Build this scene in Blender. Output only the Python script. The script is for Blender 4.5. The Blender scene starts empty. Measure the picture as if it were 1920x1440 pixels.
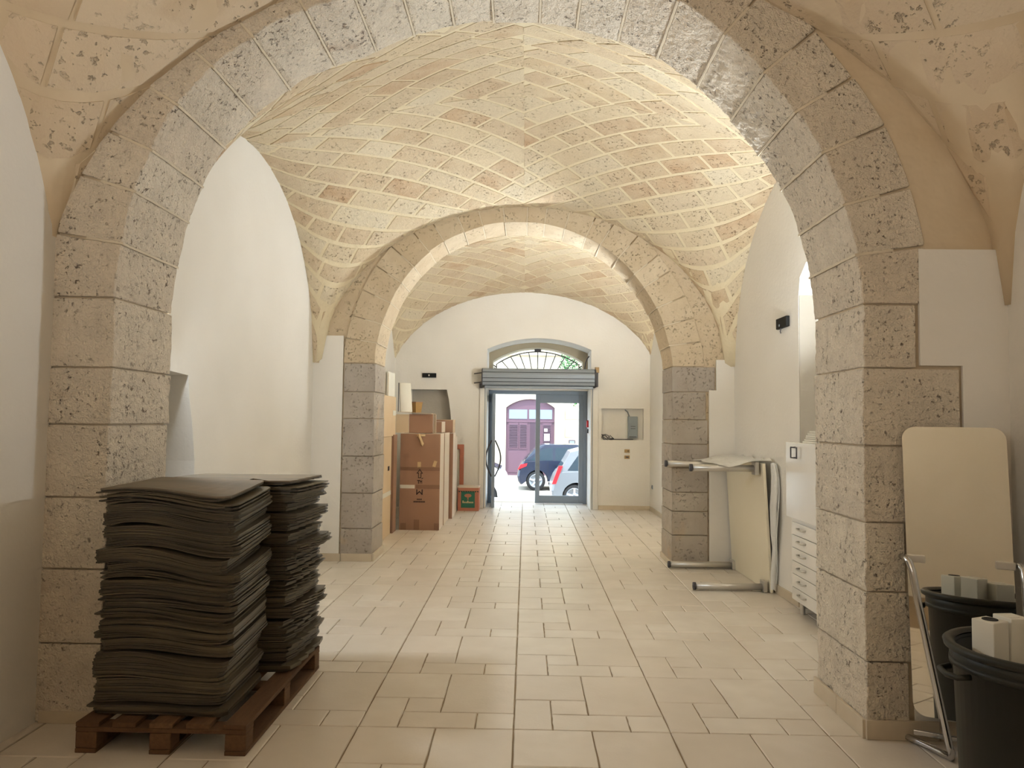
import bpy, bmesh, math, random
from mathutils import Matrix, Vector, noise
random.seed(7)
S = bpy.context.scene
COL = S.collection
PI = math.pi

# ------------------------------------------------------------------ camera
CAM = Vector((0.0438, -3.8209, 1.5759))
f_px, pitch, yaw, roll = 1370.14, 0.050276, 0.019385, -0.011901
cam_d = bpy.data.cameras.new('camera')
cam = bpy.data.objects.new('camera', cam_d)
COL.objects.link(cam)
cam_d.sensor_fit = 'HORIZONTAL'
cam_d.sensor_width = 36.0
cam_d.lens = f_px / 1920 * 36.0
cam_d.clip_start = 0.02
R3 = Matrix.Rotation(yaw, 3, 'Z') @ Matrix.Rotation(pitch, 3, 'X') @ Matrix.Rotation(roll, 3, 'Y')
cr, cu, cf = R3 @ Vector((1, 0, 0)), R3 @ Vector((0, 0, 1)), R3 @ Vector((0, 1, 0))
cam.matrix_world = Matrix(((cr.x, cu.x, -cf.x, CAM.x), (cr.y, cu.y, -cf.y, CAM.y), (cr.z, cu.z, -cf.z, CAM.z), (0, 0, 0, 1)))
S.camera = cam

# ------------------------------------------------------------------ light
SKY, SUN, EXPO, FILL0, FILL1, FILL2, FILL3 = 3.9, 3.6, 0.86, 60, 25, 52, 108  # numbered powers drive added unseen fill lights inside the room
W = bpy.data.worlds.new('sky'); S.world = W
W.use_nodes = True
bg = W.node_tree.nodes['Background']
bg.inputs[0].default_value = (0.66, 0.83, 1.0, 1)
bg.inputs[1].default_value = SKY
sd = bpy.data.lights.new('sun', 'SUN'); sd.energy = SUN; sd.angle = 0.01; sd.color = (1, .96, .88)
so = bpy.data.objects.new('sun', sd); COL.objects.link(so)
so.rotation_euler = (math.radians(22), 0, math.radians(-12))
def portal(name, x0, x1, z0, z1, y, s=-1):
    d = bpy.data.lights.new(name, 'AREA'); d.shape = 'RECTANGLE'
    d.size, d.size_y = x1 - x0, z1 - z0
    d.cycles.is_portal = True
    o = bpy.data.objects.new(name, d); COL.objects.link(o)
    o.location = ((x0 + x1) / 2, y, (z0 + z1) / 2); o.rotation_euler = (s * PI / 2, 0, 0)
portal('door_daylight_portal', -.70, 1.26, 0, 3.1, 10.75)
vs = S.view_settings
vs.view_transform = 'Standard'; vs.look = 'None'; vs.gamma = 1; vs.use_curve_mapping = False
vs.exposure = EXPO
S.cycles.diffuse_bounces = 4
S.cycles.max_bounces = 9
S.cycles.glossy_bounces = 3
S.cycles.adaptive_threshold = .08
S.cycles.use_denoising = True
S.cycles.use_light_tree = False
S.cycles.transparent_max_bounces = 4
S.cycles.sample_clamp_indirect = 12
S.cycles.caustics_reflective = False

# ------------------------------------------------------------------ materials
MATS = {}
def rgb(h):
    h = h.lstrip('#'); c = [int(h[i:i + 2], 16) / 255 for i in (0, 2, 4)]
    return tuple(x / 12.92 if x <= .04045 else ((x + .055) / 1.055) ** 2.4 for x in c) + (1,)
def mat(name, base, rough=.6, metal=0, spec=.5, var=None, vscale=3, vamt=.5, rnd=None, rndamt=.6,
        pits=0, pscale=30, pcol='#5a3f2a', bump=0, bscale=40, bump2=0, b2scale=150, dirt=None, dscale=.8, dthr=.55,
        trans=0, ior=1.45, alpha=1, coat=0, streak=False, emit=None):
    """procedural material: base colour, tonal drift by noise, colour drift per object, pits, stains, bump"""
    m = bpy.data.materials.new(name); m.use_nodes = True
    nt = m.node_tree; N = nt.nodes; L = nt.links; N.clear()
    out = N.new('ShaderNodeOutputMaterial'); b = N.new('ShaderNodeBsdfPrincipled')
    L.new(b.outputs[0], out.inputs[0])
    b.inputs['Roughness'].default_value = rough; b.inputs['Metallic'].default_value = metal
    b.inputs['Specular IOR Level'].default_value = spec; b.inputs['IOR'].default_value = ior
    b.inputs['Transmission Weight'].default_value = trans; b.inputs['Alpha'].default_value = alpha
    b.inputs['Coat Weight'].default_value = coat
    if emit: b.inputs['Emission Color'].default_value = rgb(emit[0]); b.inputs['Emission Strength'].default_value = emit[1]
    c0 = rgb(base) if isinstance(base, str) else base
    b.inputs['Base Color'].default_value = c0
    geo = N.new('ShaderNodeNewGeometry'); pos = geo.outputs['Position']
    if streak:
        mp = N.new('ShaderNodeMapping'); mp.inputs['Scale'].default_value = streak
        L.new(pos, mp.inputs[0]); pos = mp.outputs[0]
    def nz(scale, detail=2, rough_=.6, p=None):
        n = N.new('ShaderNodeTexNoise'); n.inputs['Scale'].default_value = scale
        n.inputs['Detail'].default_value = detail; n.inputs['Roughness'].default_value = rough_
        L.new(p or pos, n.inputs['Vector']); return n.outputs['Fac']
    def ramp(fac, a, c):
        r = N.new('ShaderNodeMapRange'); r.inputs[1].default_value = a; r.inputs[2].default_value = c
        L.new(fac, r.inputs[0]); return r.outputs[0]
    def mixc(fac, a, c, amt=None):
        x = N.new('ShaderNodeMix'); x.data_type = 'RGBA'
        if amt is not None:
            mm = N.new('ShaderNodeMath'); mm.operation = 'MULTIPLY'; mm.inputs[1].default_value = amt
            L.new(fac, mm.inputs[0]); fac = mm.outputs[0]
        L.new(fac, x.inputs[0])
        for i, v in ((6, a), (7, c)):
            if isinstance(v, tuple): x.inputs[i].default_value = v
            else: L.new(v, x.inputs[i])
        return x.outputs[2]
    col = c0; last = None
    if rnd:
        oi = N.new('ShaderNodeObjectInfo'); cr_ = N.new('ShaderNodeValToRGB')
        e = cr_.color_ramp.elements; n = len(rnd)
        e[0].color = rgb(rnd[0]); e[0].position = 0; e[1].color = rgb(rnd[-1]); e[1].position = 1
        for k in range(1, n - 1):
            q = e.new(k / (n - 1)); q.color = rgb(rnd[k])
        L.new(oi.outputs['Random'], cr_.inputs[0])
        x = N.new('ShaderNodeMix'); x.data_type = 'RGBA'; x.inputs[0].default_value = rndamt
        x.inputs[6].default_value = c0; L.new(cr_.outputs[0], x.inputs[7]); col = x.outputs[2]
    if var: col = mixc(ramp(nz(vscale), .32, .68), col, rgb(var), vamt)
    if dirt: col = mixc(ramp(nz(dscale, 3, .65), dthr, dthr + .12), col, rgb(dirt), .55)
    pit = None
    if pits:
        a = ramp(nz(pscale, 3, .7), .585, .67); c = ramp(nz(pscale * .13, 2), .38, .62)
        mm = N.new('ShaderNodeMath'); mm.operation = 'MULTIPLY'; L.new(a, mm.inputs[0]); L.new(c, mm.inputs[1])
        pit = mm.outputs[0]; col = mixc(pit, col, rgb(pcol), pits)
    if not isinstance(col, tuple): L.new(col, b.inputs['Base Color'])
    if bump or bump2:
        h = None
        for amt, sc in ((bump, bscale), (bump2, b2scale)):
            if not amt: continue
            bp = N.new('ShaderNodeBump'); bp.inputs['Strength'].default_value = min(1, amt); bp.inputs['Distance'].default_value = .02 * max(1, amt)
            L.new(nz(sc, 2, .6), bp.inputs['Height'])
            if h: L.new(h, bp.inputs['Normal'])
            h = bp.outputs[0]
        if pit:
            bp = N.new('ShaderNodeBump'); bp.invert = True; bp.inputs['Strength'].default_value = .8; bp.inputs['Distance'].default_value = .02
            L.new(pit, bp.inputs['Height']); L.new(h, bp.inputs['Normal']); h = bp.outputs[0]
        L.new(h, b.inputs['Normal'])
    MATS[name] = m
    return m
PLASTER = mat('white_plaster', '#ece8e1', .85, var='#e4dfd6', vscale=1.2, vamt=.6, bump=.12, bscale=25)
NICHE = mat('grey_plaster', '#b9b2a6', .85, var='#aaa296', vscale=2, bump=.12, bscale=25)  # niche backs; also the shade tone painted on the right niche jamb
STONE1 = mat('rough_limestone', '#e4d8c5', .75, rnd=['#e6dac8', '#d8c8b4', '#e8ddca', '#ddd0be', '#e0d3c0'], rndamt=.7, var='#cbbfae', vscale=7, vamt=.55,
             dirt='#a5866a', dscale=2.2, dthr=.66, pits=.85, pscale=34, pcol='#6d5645', bump=.9, bscale=30, bump2=.6, b2scale=95)
STONE2 = mat('smooth_limestone', '#b9b0a5', .75, rnd=['#b6ada3', '#a9a097', '#c3b9aa', '#b2a99e'], rndamt=.7, var='#a09282', vscale=4, vamt=.5, dirt='#c9ac84', dscale=1.6, dthr=.58,
             pits=.3, pscale=30, bump=.25, bscale=20, bump2=.2, b2scale=110)
STONE3 = mat('warm_limestone', '#d0bea2', .8, rnd=['#d3c1a6', '#c8b496', '#d8c8ae', '#cbb89c'], rndamt=.7, var='#c2ad8e', vscale=5, vamt=.5, pits=.35, pscale=30, bump=.3, bscale=22, bump2=.2, b2scale=110)
MORTAR = mat('lime_mortar', '#e3d5b6', .9, var='#dac9a6', vscale=5, bump=.3, bscale=30)
PALEMORTAR = mat('pale_mortar', '#dccfb9', .9, var='#cbbda6', vscale=5, bump=.3, bscale=30)
BRICK = mat('tufa_brick', '#d7c6a9', .85, rnd=['#d8c8ab', '#cbb08b', '#ded1b6', '#b98f68', '#d9c7a8', '#c4a988', '#dfd3ba', '#d2bd9a', '#bd9c7a', '#dacbb0'], rndamt=.75,
            var='#dbcbae', vscale=5, vamt=.6, pits=.7, pscale=34, pcol='#7a5636', bump=.45, bscale=30, bump2=.25, b2scale=120)
BRICKD = mat('plastered_tufa', '#d2bea3', .88, rnd=['#cfba9e', '#c5ae90', '#dac8ae', '#cbb79d', '#d3bea2'], rndamt=.7, var='#d8c8b0', vscale=1.6, vamt=.8,
             dirt='#b59a76', dscale=1.3, dthr=.56, pits=.35, pscale=22, pcol='#5b4430', bump=.35, bscale=12, bump2=.2, b2scale=70)
MORTARD = mat('smeared_mortar', '#d8c7ac', .9, var='#c9b495', vscale=2.2, vamt=.8, bump=.35, bscale=12)
TILE = mat('beige_floor_tile', '#e6ddd1', .35, spec=.75, rnd=['#e8dfd3', '#dfd4c6', '#ece5da', '#e4dbce', '#dbd0c2', '#e9e2d7'], rndamt=.8, var='#d3c8b9', vscale=3.5, vamt=.5,
           bump=.10, bscale=9, bump2=.05, b2scale=70)
GROUT = mat('grout', '#94826a', .9)
SKIRT = mat('skirting_tile', '#d2c4ae', .45, var='#c5b59d', vscale=6)
CARD = mat('kraft_cardboard', '#a5806a', .8, rnd=['#a17a63', '#ad8a72', '#9d7862'], rndamt=.6, var='#99735c', vscale=2.5, vamt=.4, streak=(1, 1, .3))
CARDL = mat('pale_cardboard', '#d9c2a2', .8, var='#cfb592', vscale=2)
CARDW = mat('pale_lit_cardboard', '#ddcfbf', .8, var='#d2c0ab', vscale=2)  # lighter tone paints door light onto carton sides; also the pale lid
TAPE = mat('brown_tape', '#8d6a55', .35)
TAPEY = mat('masking_tape', '#d8bd92', .6)
INK = mat('printed_ink', '#3a2a2a', .8)
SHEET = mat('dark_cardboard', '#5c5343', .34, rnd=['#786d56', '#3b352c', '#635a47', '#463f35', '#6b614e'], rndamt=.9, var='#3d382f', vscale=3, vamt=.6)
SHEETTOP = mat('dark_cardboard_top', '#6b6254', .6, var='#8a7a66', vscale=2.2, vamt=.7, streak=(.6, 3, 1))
WOOD = mat('pallet_wood', '#7a5638', .8, rnd=['#6f5238', '#5d432d', '#7b5e42'], rndamt=.8, var='#523a27', vscale=4, vamt=.6, streak=(12, 2, 12), bump=.2, bscale=20)
CHROME = mat('chrome', '#c9c9c9', .18, metal=1)
STEEL = mat('brushed_steel', '#cfccc6', .36, metal=.75)
MIRROR = mat('mirror_glass', '#f0f0ea', .02, metal=1)
BLACKP = mat('black_plastic', '#191a15', .5, var='#23231c', vscale=3)
DARK = mat('black_gap', '#0c0c0c', .7)
PAPER = mat('white_paper', '#e6e2d6', .8, var='#dcd7ca', vscale=4)
WHITEM = mat('white_lacquer', '#ece7df', .14, spec=.6)
CREAM = mat('cream_laminate', '#f0e7d0', .4, var='#eadfc4', vscale=2)
FILM = mat('plastic_film', '#fbfaf6', .3, trans=.12, alpha=.7, bump=.5, bscale=14)
ALU = mat('grey_aluminium', '#8a96a3', .45, metal=.2)
SHUT = mat('shutter_grey', '#949ca4', .45, metal=.2)
IRON = mat('wrought_iron', '#4c4a4e', .6)
GLASS = mat('window_glass', '#ffffff', .0, trans=1, ior=1.08, spec=.5)
RED = mat('red_plastic', '#c8202a', .4)
BROWNP = mat('brown_socket', '#a98a5c', .5)
GREYP = mat('grey_plastic', '#8b949a', .5)
GREENP = mat('green_print', '#2f6a55', .7)
DKGREEN = mat('dark_green_print', '#16392f', .7)
ORANGE = mat('orange_print', '#b8755c', .7)
ASPHALT = mat('street_paving', '#aaa295', .9, var='#9c9488', vscale=1.5)
FACADE = mat('sunlit_stone', '#b7ab94', .9, var='#ada086', vscale=1)
MAROON = mat('maroon_paint', '#5e444f', .5)
MAROOND = mat('maroon_dark', '#43303a', .6)
PANE = mat('dim_pane', '#7d8790', .15)
NAVY = mat('navy_paint', '#1d2436', .25, coat=.4)
SILVER = mat('silver_paint', '#7f8389', .28, metal=.4, coat=.4)
WHITEC = mat('white_paint', '#e4e4e0', .25, coat=.4)
CARGLASS = mat('car_glass', '#25333c', .08)
TYRE = mat('tyre_rubber', '#1b1b1c', .8)
LEAF = mat('tree_leaf', '#2c5c2a', .6, rnd=None, var='#437a38', vscale=4)
BARK = mat('tree_bark', '#5d4a38', .9)

# ------------------------------------------------------------------ helpers
def tag(o, label=None, cat=None, group=None, kind=None):
    if label: o['label'] = label
    if cat: o['category'] = cat
    if group: o['group'] = group
    if kind: o['kind'] = kind
    return o
def empty(name, loc, label, cat, group=None):
    o = bpy.data.objects.new(name, None); COL.objects.link(o); o.location = loc
    o.empty_display_size = .05
    return tag(o, label, cat, group)
def wloc(o):
    return Vector((0, 0, 0)) if o.parent else Vector(o.location)
def link(name, me, m, parent=None, smooth=False):
    o = bpy.data.objects.new(name, me); COL.objects.link(o)
    if m and not me.materials: me.materials.append(m)
    if parent is not None:
        o.parent = parent
        o.matrix_parent_inverse = Matrix.Translation(-wloc(parent))
    if smooth:
        me.polygons.foreach_set('use_smooth', [True] * len(me.polygons))
    return o
class MB:
    """collects faces in world coordinates and links them as one mesh"""
    def __init__(s): s.v = []; s.f = []
    def add(s, vs, fs):
        b = len(s.v); s.v += [tuple(p) for p in vs]; s.f += [tuple(i + b for i in q) for q in fs]; return s
    def box(s, x0, x1, y0, y1, z0, z1):
        return s.add([(x, y, z) for z in (z0, z1) for y in (y0, y1) for x in (x0, x1)],
                     [(0, 2, 3, 1), (4, 5, 7, 6), (0, 1, 5, 4), (2, 6, 7, 3), (0, 4, 6, 2), (1, 3, 7, 5)])
    def obox(s, c, ax, ay, az):
        c = Vector(c); ax, ay, az = Vector(ax), Vector(ay), Vector(az)
        return s.add([c + ax * i + ay * j + az * k for k in (-1, 1) for j in (-1, 1) for i in (-1, 1)],
                     [(0, 2, 3, 1), (4, 5, 7, 6), (0, 1, 5, 4), (2, 6, 7, 3), (0, 4, 6, 2), (1, 3, 7, 5)])
    def prism(s, pts, d):
        """closed polygon of 3-D points swept by vector d"""
        n = len(pts); d = Vector(d); P = [Vector(p) for p in pts]
        return s.add(P + [p + d for p in P], [tuple(range(n))[::-1], tuple(range(n, 2 * n))] + [(i, (i + 1) % n, (i + 1) % n + n, i + n) for i in range(n)])
    def tube(s, path, r, seg=10, cap=True):
        P = [Vector(p) for p in path]; n = len(P); vs = []; fs = []
        up = None
        for i, p in enumerate(P):
            t = (P[min(i + 1, n - 1)] - P[max(i - 1, 0)]).normalized()
            if up is None: up = t.orthogonal().normalized()
            up = (up - t * up.dot(t)).normalized(); si = t.cross(up)
            rr = r[i] if isinstance(r, (list, tuple)) else r
            vs += [p + (up * math.cos(a) + si * math.sin(a)) * rr for a in (2 * PI * k / seg for k in range(seg))]
        for i in range(n - 1):
            for k in range(seg):
                fs.append((i * seg + k, i * seg + (k + 1) % seg, (i + 1) * seg + (k + 1) % seg, (i + 1) * seg + k))
        if cap: fs += [tuple(range(seg))[::-1], tuple(range((n - 1) * seg, n * seg))]
        return s.add(vs, fs)
    def lathe(s, c, prof, seg=32, axis='Z'):
        """prof: (radius, height) pairs round c"""
        vs = []; fs = []; n = len(prof)
        for r, h in prof:
            for k in range(seg):
                a = 2 * PI * k / seg; u, v = r * math.cos(a), r * math.sin(a)
                p = (u, v, h) if axis == 'Z' else ((u, h, v) if axis == 'Y' else (h, u, v))
                vs.append((c[0] + p[0], c[1] + p[1], c[2] + p[2]))
        for i in range(n - 1):
            for k in range(seg): fs.append((i * seg + k, i * seg + (k + 1) % seg, (i + 1) * seg + (k + 1) % seg, (i + 1) * seg + k))
        return s.add(vs, fs)
    def wbox(s, nu, nv, nw, fn):
        """surface grid of a unit box carried by fn(u,v,w)"""
        idx = {}; vs = []
        def vid(i, j, k):
            q = (i, j, k)
            if q not in idx: idx[q] = len(vs); vs.append(fn(i / nu, j / nv, k / nw))
            return idx[q]
        fs = []
        for i in range(nu):
            for j in range(nv):
                fs.append((vid(i, j, 0), vid(i, j + 1, 0), vid(i + 1, j + 1, 0), vid(i + 1, j, 0)))
                fs.append((vid(i, j, nw), vid(i + 1, j, nw), vid(i + 1, j + 1, nw), vid(i, j + 1, nw)))
        for i in range(nu):
            for k in range(nw):
                fs.append((vid(i, 0, k), vid(i + 1, 0, k), vid(i + 1, 0, k + 1), vid(i, 0, k + 1)))
                fs.append((vid(i, nv, k), vid(i, nv, k + 1), vid(i + 1, nv, k + 1), vid(i + 1, nv, k)))
        for j in range(nv):
            for k in range(nw):
                fs.append((vid(0, j, k), vid(0, j, k + 1), vid(0, j + 1, k + 1), vid(0, j + 1, k)))
                fs.append((vid(nu, j, k), vid(nu, j + 1, k), vid(nu, j + 1, k + 1), vid(nu, j, k + 1)))
        return s.add(vs, fs)
    def mesh(s, name):
        me = bpy.data.meshes.new(name); me.from_pydata(s.v, [], s.f); me.validate(); me.update(); return me
    def build(s, name, m, parent=None, smooth=False, bevel=0, seg=2):
        o = link(name, s.mesh(name), m, parent, smooth)
        if bevel:
            b = o.modifiers.new('bevel', 'BEVEL'); b.width = bevel; b.segments = seg; b.limit_method = 'ANGLE'; b.angle_limit = .7
        return o
def box(name, m, parent, *a, bevel=0): return MB().box(*a).build(name, m, parent, bevel=bevel)
def flip_tri(o):
    bm = bmesh.new(); bm.from_mesh(o.data); bmesh.ops.triangulate(bm, faces=[f for f in bm.faces if len(f.verts) > 4])
    bmesh.ops.recalc_face_normals(bm, faces=bm.faces); bm.to_mesh(o.data); bm.free(); return o
def rough(p, amp, sc, seed=0):
    v = noise.noise_vector(Vector(p) * sc + Vector((seed * 7.3, seed * 3.1, seed)))
    return Vector(p) + v * amp

# ------------------------------------------------------------------ setting: floor
def wxl(y): return -2.46 + .025 * min(max(y, -.03), 9.5) if y < 4.33 else -2.35
def wxr(y): return 2.52 - .038 * max(y, -.03) if y < 4.33 else 2.355 - .0125 * (y - 4.33)
floor = tag(MB().box(-2.9, 2.9, -6.9, 10.6, -.2, -.006).build('floor', GROUT), 'beige stone-look tile floor laid in a modular pattern with dark joints', kind='structure')
U = .2
PAT = [('A', 0, 0, 1, 2), ('B', 1, 0, 2, 1), ('C', 3, 0, 1, 1), ('C', 1, 1, 1, 1), ('E', 2, 1, 2, 3), ('F', 0, 2, 2, 2)]
def tile_mesh(w, d, nm, seed):
    mb = MB(); g = .0032; bv = .004
    rs = random.Random(seed)
    def ring(ins, z, jit):
        pts = []
        for (ax, ay, bx_, by_) in ((0, 0, 1, 0), (1, 0, 1, 1), (1, 1, 0, 1), (0, 1, 0, 0)):
            n = 4
            for k in range(n):
                t = k / n; x = (ax + (bx_ - ax) * t) * w; y = (ay + (by_ - ay) * t) * d
                x = min(max(x, ins), w - ins); y = min(max(y, ins), d - ins)
                pts.append((x + rs.uniform(-jit, jit), y + rs.uniform(-jit, jit), z))
        return pts
    a = ring(g, -.012, 0); b_ = ring(g, -bv, .0018); c = ring(g + bv, 0, .0015)
    n = len(a)
    mb.add(a + b_ + c, [(i, (i + 1) % n, (i + 1) % n + n, i + n) for i in range(n)] + [(i + n, (i + 1) % n + n, (i + 1) % n + 2 * n, i + 2 * n) for i in range(n)] + [tuple(range(2 * n, 3 * n))])
    return mb
TM = {}
for k, (nm, u, v, w, d) in enumerate(PAT):
    if nm not in TM:
        TM[nm] = []
        for q in range(3):
            me = tile_mesh(w * U, d * U, nm, k * 10 + q).mesh('tile_' + nm); me.materials.append(TILE); TM[nm].append(me)
tiles = []
for i in range(-4, 4):
    for j in range(-5, 13):
        for (nm, u, v, w, d) in PAT:
            x, y = i * .8 + u * U, j * .8 + v * U
            cx, cy = x + w * U / 2, y + d * U / 2
            if cx < -2.75 or cx > 2.75 or cy > 10.5: continue
            D = cy - CAM.y
            vis = D > 2.9 and abs(cx - .04) < .70 * D + .2
            if vis and cy < .3 and abs(cx) > 2.5: vis = False
            tiles.append((w * d * U * U / max(D, .3) ** 3 if vis else 0, nm, x, y, w * U, d * U))
tiles.sort(key=lambda t: -t[0])
rest = MB(); rt = random.Random(3)
for k, (a, nm, x, y, w, d) in enumerate(tiles):
    if k < 300 and a > 0:
        o = bpy.data.objects.new('tile', rt.choice(TM[nm])); COL.objects.link(o)
        o.location = (x, y, rt.uniform(-.0008, .0008)); o.parent = floor
    else:
        g = .0035
        rest.add([(x + g, y + g, -.01), (x + w - g, y + g, -.01), (x + w - g, y + d - g, -.01), (x + g, y + d - g, -.01),
                  (x + g + .002, y + g + .002, 0), (x + w - g - .002, y + g + .002, 0), (x + w - g - .002, y + d - g - .002, 0), (x + g + .002, y + d - g - .002, 0)],
                 [(0, 1, 5, 4), (1, 2, 6, 5), (2, 3, 7, 6), (3, 0, 4, 7), (4, 5, 6, 7)])
tag(rest.build('tile_field', TILE, floor), kind='stuff')

# ------------------------------------------------------------------ setting: arches on piers
Z0 = 2.2
def interp(tab, t):
    for (a, ra), (b, rb) in zip(tab, tab[1:]):
        if t <= b:
            k = (t - a) / (b - a); k = k * k * (3 - 2 * k); return ra + (rb - ra) * k
    return tab[-1][1]
def arch(name, y0, y1, cx, rtab, nv, lcourses, rcourses, lw, rw, seed, label, stone, amp, thick=.36, fine=True, core_m=None, vst=None):
    core_m = core_m or PALEMORTAR
    """wall with an arched opening: mortar core, one child per voussoir and per pier stone"""
    rf = lambda th: interp(rtab, math.degrees(th))
    pt = lambda th, dr=0: (cx + (rf(th) + dr) * math.cos(th), Z0 + (rf(th) + dr) * math.sin(th))
    xr, xl = cx + rf(0), cx - rf(PI)
    g = .022
    core = [(3.0, 0), (3.0, 5.0), (-3.0, 5.0), (-3.0, 0), (xl - g, 0)] + [pt(PI - PI * k / 48, g) for k in range(49)] + [(xr + g, 0)]
    w = flip_tri(MB().prism([(x, y0 + g, z) for x, z in core], (0, y1 - y0 - 2 * g, 0)).build(name, core_m))
    tag(w, label, kind='structure')
    rs = random.Random(seed)
    cuts = [0] + [PI * (k + rs.uniform(-.12, .12)) / nv for k in range(1, nv)] + [PI]
    for k in range(nv):
        a0, a1 = cuts[k], cuts[k + 1]; gg = .0055
        off = rs.uniform(-.004, .006)
        def fn(u, v, w_, a0=a0, a1=a1, k=k, off=off):
            th = a0 + gg / 1.9 + (a1 - a0 - 2 * gg / 1.9) * u; r = rf(th) + off + thick * w_
            y = y0 + (y1 - y0) * v
            p = (cx + r * math.cos(th), y, Z0 + r * math.sin(th))
            e = 0
            if w_ < .01:
                e = 1
                q = Vector((math.cos(th), 0, math.sin(th)))
                edge = min(min(u, 1 - u) * 4, min(v, 1 - v) * 5, 1)
                return Vector(p) + q * ((1 - edge) * .007 + noise.noise(Vector(p) * 9 + Vector((0, 0, k))) * amp + noise.noise(Vector(p) * 30) * amp * 1.1)
            return rough(p, amp * .5, 8, k)
        MB().wbox(11 if fine else 2, 22 if fine else 3, 3, fn).build('voussoir', vst or stone, w, bevel=.004, seg=1)
    for k in range(1, nv):
        th = cuts[k]; off = -.003
        def jn(u, v, w_, th=th):
            a = th + (u - .5) * 2 * .0062 / 1.9; r = rf(th) + (.001 if fine else .003) + .2 * w_
            y = y0 + .003 + (y1 - y0 - .006) * v
            return Vector((cx + r * math.cos(a), y + noise.noise(Vector((y * 9, th, 0))) * .002, Z0 + r * math.sin(a) + noise.noise(Vector((y * 12, th * 3, 2))) * .003))
        MB().wbox(1, 8, 1, jn).build('mortar_joint', PALEMORTAR, w)
    for side, cs, ws in ((-1, lcourses, lw), (1, rcourses, rw)):
        for k, (z0, z1) in enumerate(zip(cs, cs[1:])):
            xi = xl if side < 0 else xr
            off = rs.uniform(-.006, .006); xo = ws[min(k, len(ws) - 1)]
            gz = .004
            def fn(u, v, w_, xi=xi, xo=xo, z0=z0, z1=z1, off=off, k=k):
                x = xi + off * side + (xo - xi - off * side) * u
                p = Vector((x, y0 + (y1 - y0) * v, z0 + gz + (z1 - z0 - 2 * gz) * w_))
                if u < .01:
                    edge = min(min(w_, 1 - w_) * 5, min(v, 1 - v) * 5, 1)
                    p.x += side * ((1 - edge) * .006 + noise.noise(p * 9 + Vector((k, 0, 0))) * amp + noise.noise(p * 30) * amp * 1.1)
                    return p
                if v < .01: p.y += noise.noise(p * 5 + Vector((k, 3, 0))) * .003
                return p
            o = MB().wbox(4, 22 if fine else 3, 14 if fine else 3, fn).build('stone_block', stone, w, bevel=.004, seg=1)
    return w, xl, xr
RT1 = [(0, 1.950), (8, 1.94), (20, 1.93), (38, 1.90), (57, 1.90), (75, 1.865), (90, 1.84), (105, 1.82), (116, 1.805), (122, 1.84), (130, 1.885), (140, 1.925), (150, 1.955), (162, 1.95), (172, 1.945), (180, 1.953)]
RT2 = [(0, 1.652), (15, 1.62), (40, 1.60), (65, 1.60), (90, 1.612), (110, 1.635), (130, 1.655), (155, 1.65), (180, 1.655)]
A1, x1l, x1r = arch('wall_arch_near', -.03, .60, -.178, RT1, 22, [0, .40, .78, 1.15, 1.53, 1.83, 2.2], [0, .38, .73, 1.08, 1.47, 1.87, 2.2],
                    [-2.47], [1.99, 2.02, 1.98, 2.0, 2.27, 2.05], 4, 'near round arch of rough limestone voussoirs on stone piers', STONE1, .006, core_m=MORTARD)
A2, x2l, x2r = arch('wall_arch_far', 4.33, 4.92, .01, RT2, 22, [0, .36, .75, 1.16, 1.58, 1.88, 2.2], [0, .34, .60, .81, 1.08, 1.34, 1.61, 1.92, 2.2],
                    [-2.0], [2.06, 2.06, 2.06, 2.06, 2.06, 2.06, 2.04, 2.14], 9, 'far round arch of pale limestone on stone piers', STONE2, .003, fine=False, core_m=STONE3, vst=STONE3)
# white plaster infill beside the piers
def panel(parent, x0, x1, y, z0, z1, d=.012):
    box('plaster_panel', PLASTER, parent, x0, x1, y - .003, y + d, z0, z1)
panel(A1, 2.07, 2.56, -.03, 1.885, 2.49); panel(A1, 2.285, 2.56, -.03, 1.47, 1.885); panel(A1, 2.02, 2.56, -.03, 0, 1.47)
panel(A2, 2.075, 2.42, 4.33, 0, 1.94); panel(A2, 2.155, 2.42, 4.33, 1.94, 2.28)
panel(A2, -2.42, -2.015, 4.33, 0, 2.51)

# ------------------------------------------------------------------ setting: side walls with their niches, facade, rear
def side_wall(name, pts, x_of, th, label, sgn):
    """outline in (y,z); inner face follows x_of(y)"""
    n = len(pts); vs = [(x_of(y), y, z) for y, z in pts] + [(x_of(y) + sgn * th, y, z) for y, z in pts]
    mb = MB().add(vs, [tuple(range(n)), tuple(range(n, 2 * n))[::-1]] + [(i, (i + 1) % n, (i + 1) % n + n, i + n) for i in range(n)])
    return tag(flip_tri(mb.build(name, PLASTER)), label, kind='structure')
H = 5.0
side_wall('wall_left', [(-6.8, 0), (-.02, 0), (-.02, H), (-6.8, H)], wxl, .4, 'white plastered left wall of the near bay', -1)
side_wall('wall_right', [(-6.8, 0), (-.02, 0), (-.02, H), (-6.8, H)], wxr, .4, 'white plastered right wall of the near bay', 1)
wl2 = side_wall('wall_left_middle', [(.59, 0), (.72, 0), (.72, 1.88), (1.1, 1.9), (1.46, 1.88), (1.49, 1.72), (1.55, 1.5), (1.60, 1.25), (1.61, 0), (4.34, 0), (4.34, H), (.59, H)], wxl, .3, 'white left wall of the middle bay with a shallow niche', -1)
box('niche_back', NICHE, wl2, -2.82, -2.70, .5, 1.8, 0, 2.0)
wr2 = side_wall('wall_right_middle', [(.59, 0), (.75, 0), (.75, 2.9), (1.2, 3.02), (2.1, 3.02), (2.42, 2.96), (2.55, 2.86), (2.585, 2.7), (2.585, 0), (4.34, 0), (4.34, H), (.59, H)], wxr, .34, 'white right wall of the middle bay with a tall niche', 1)
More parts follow.
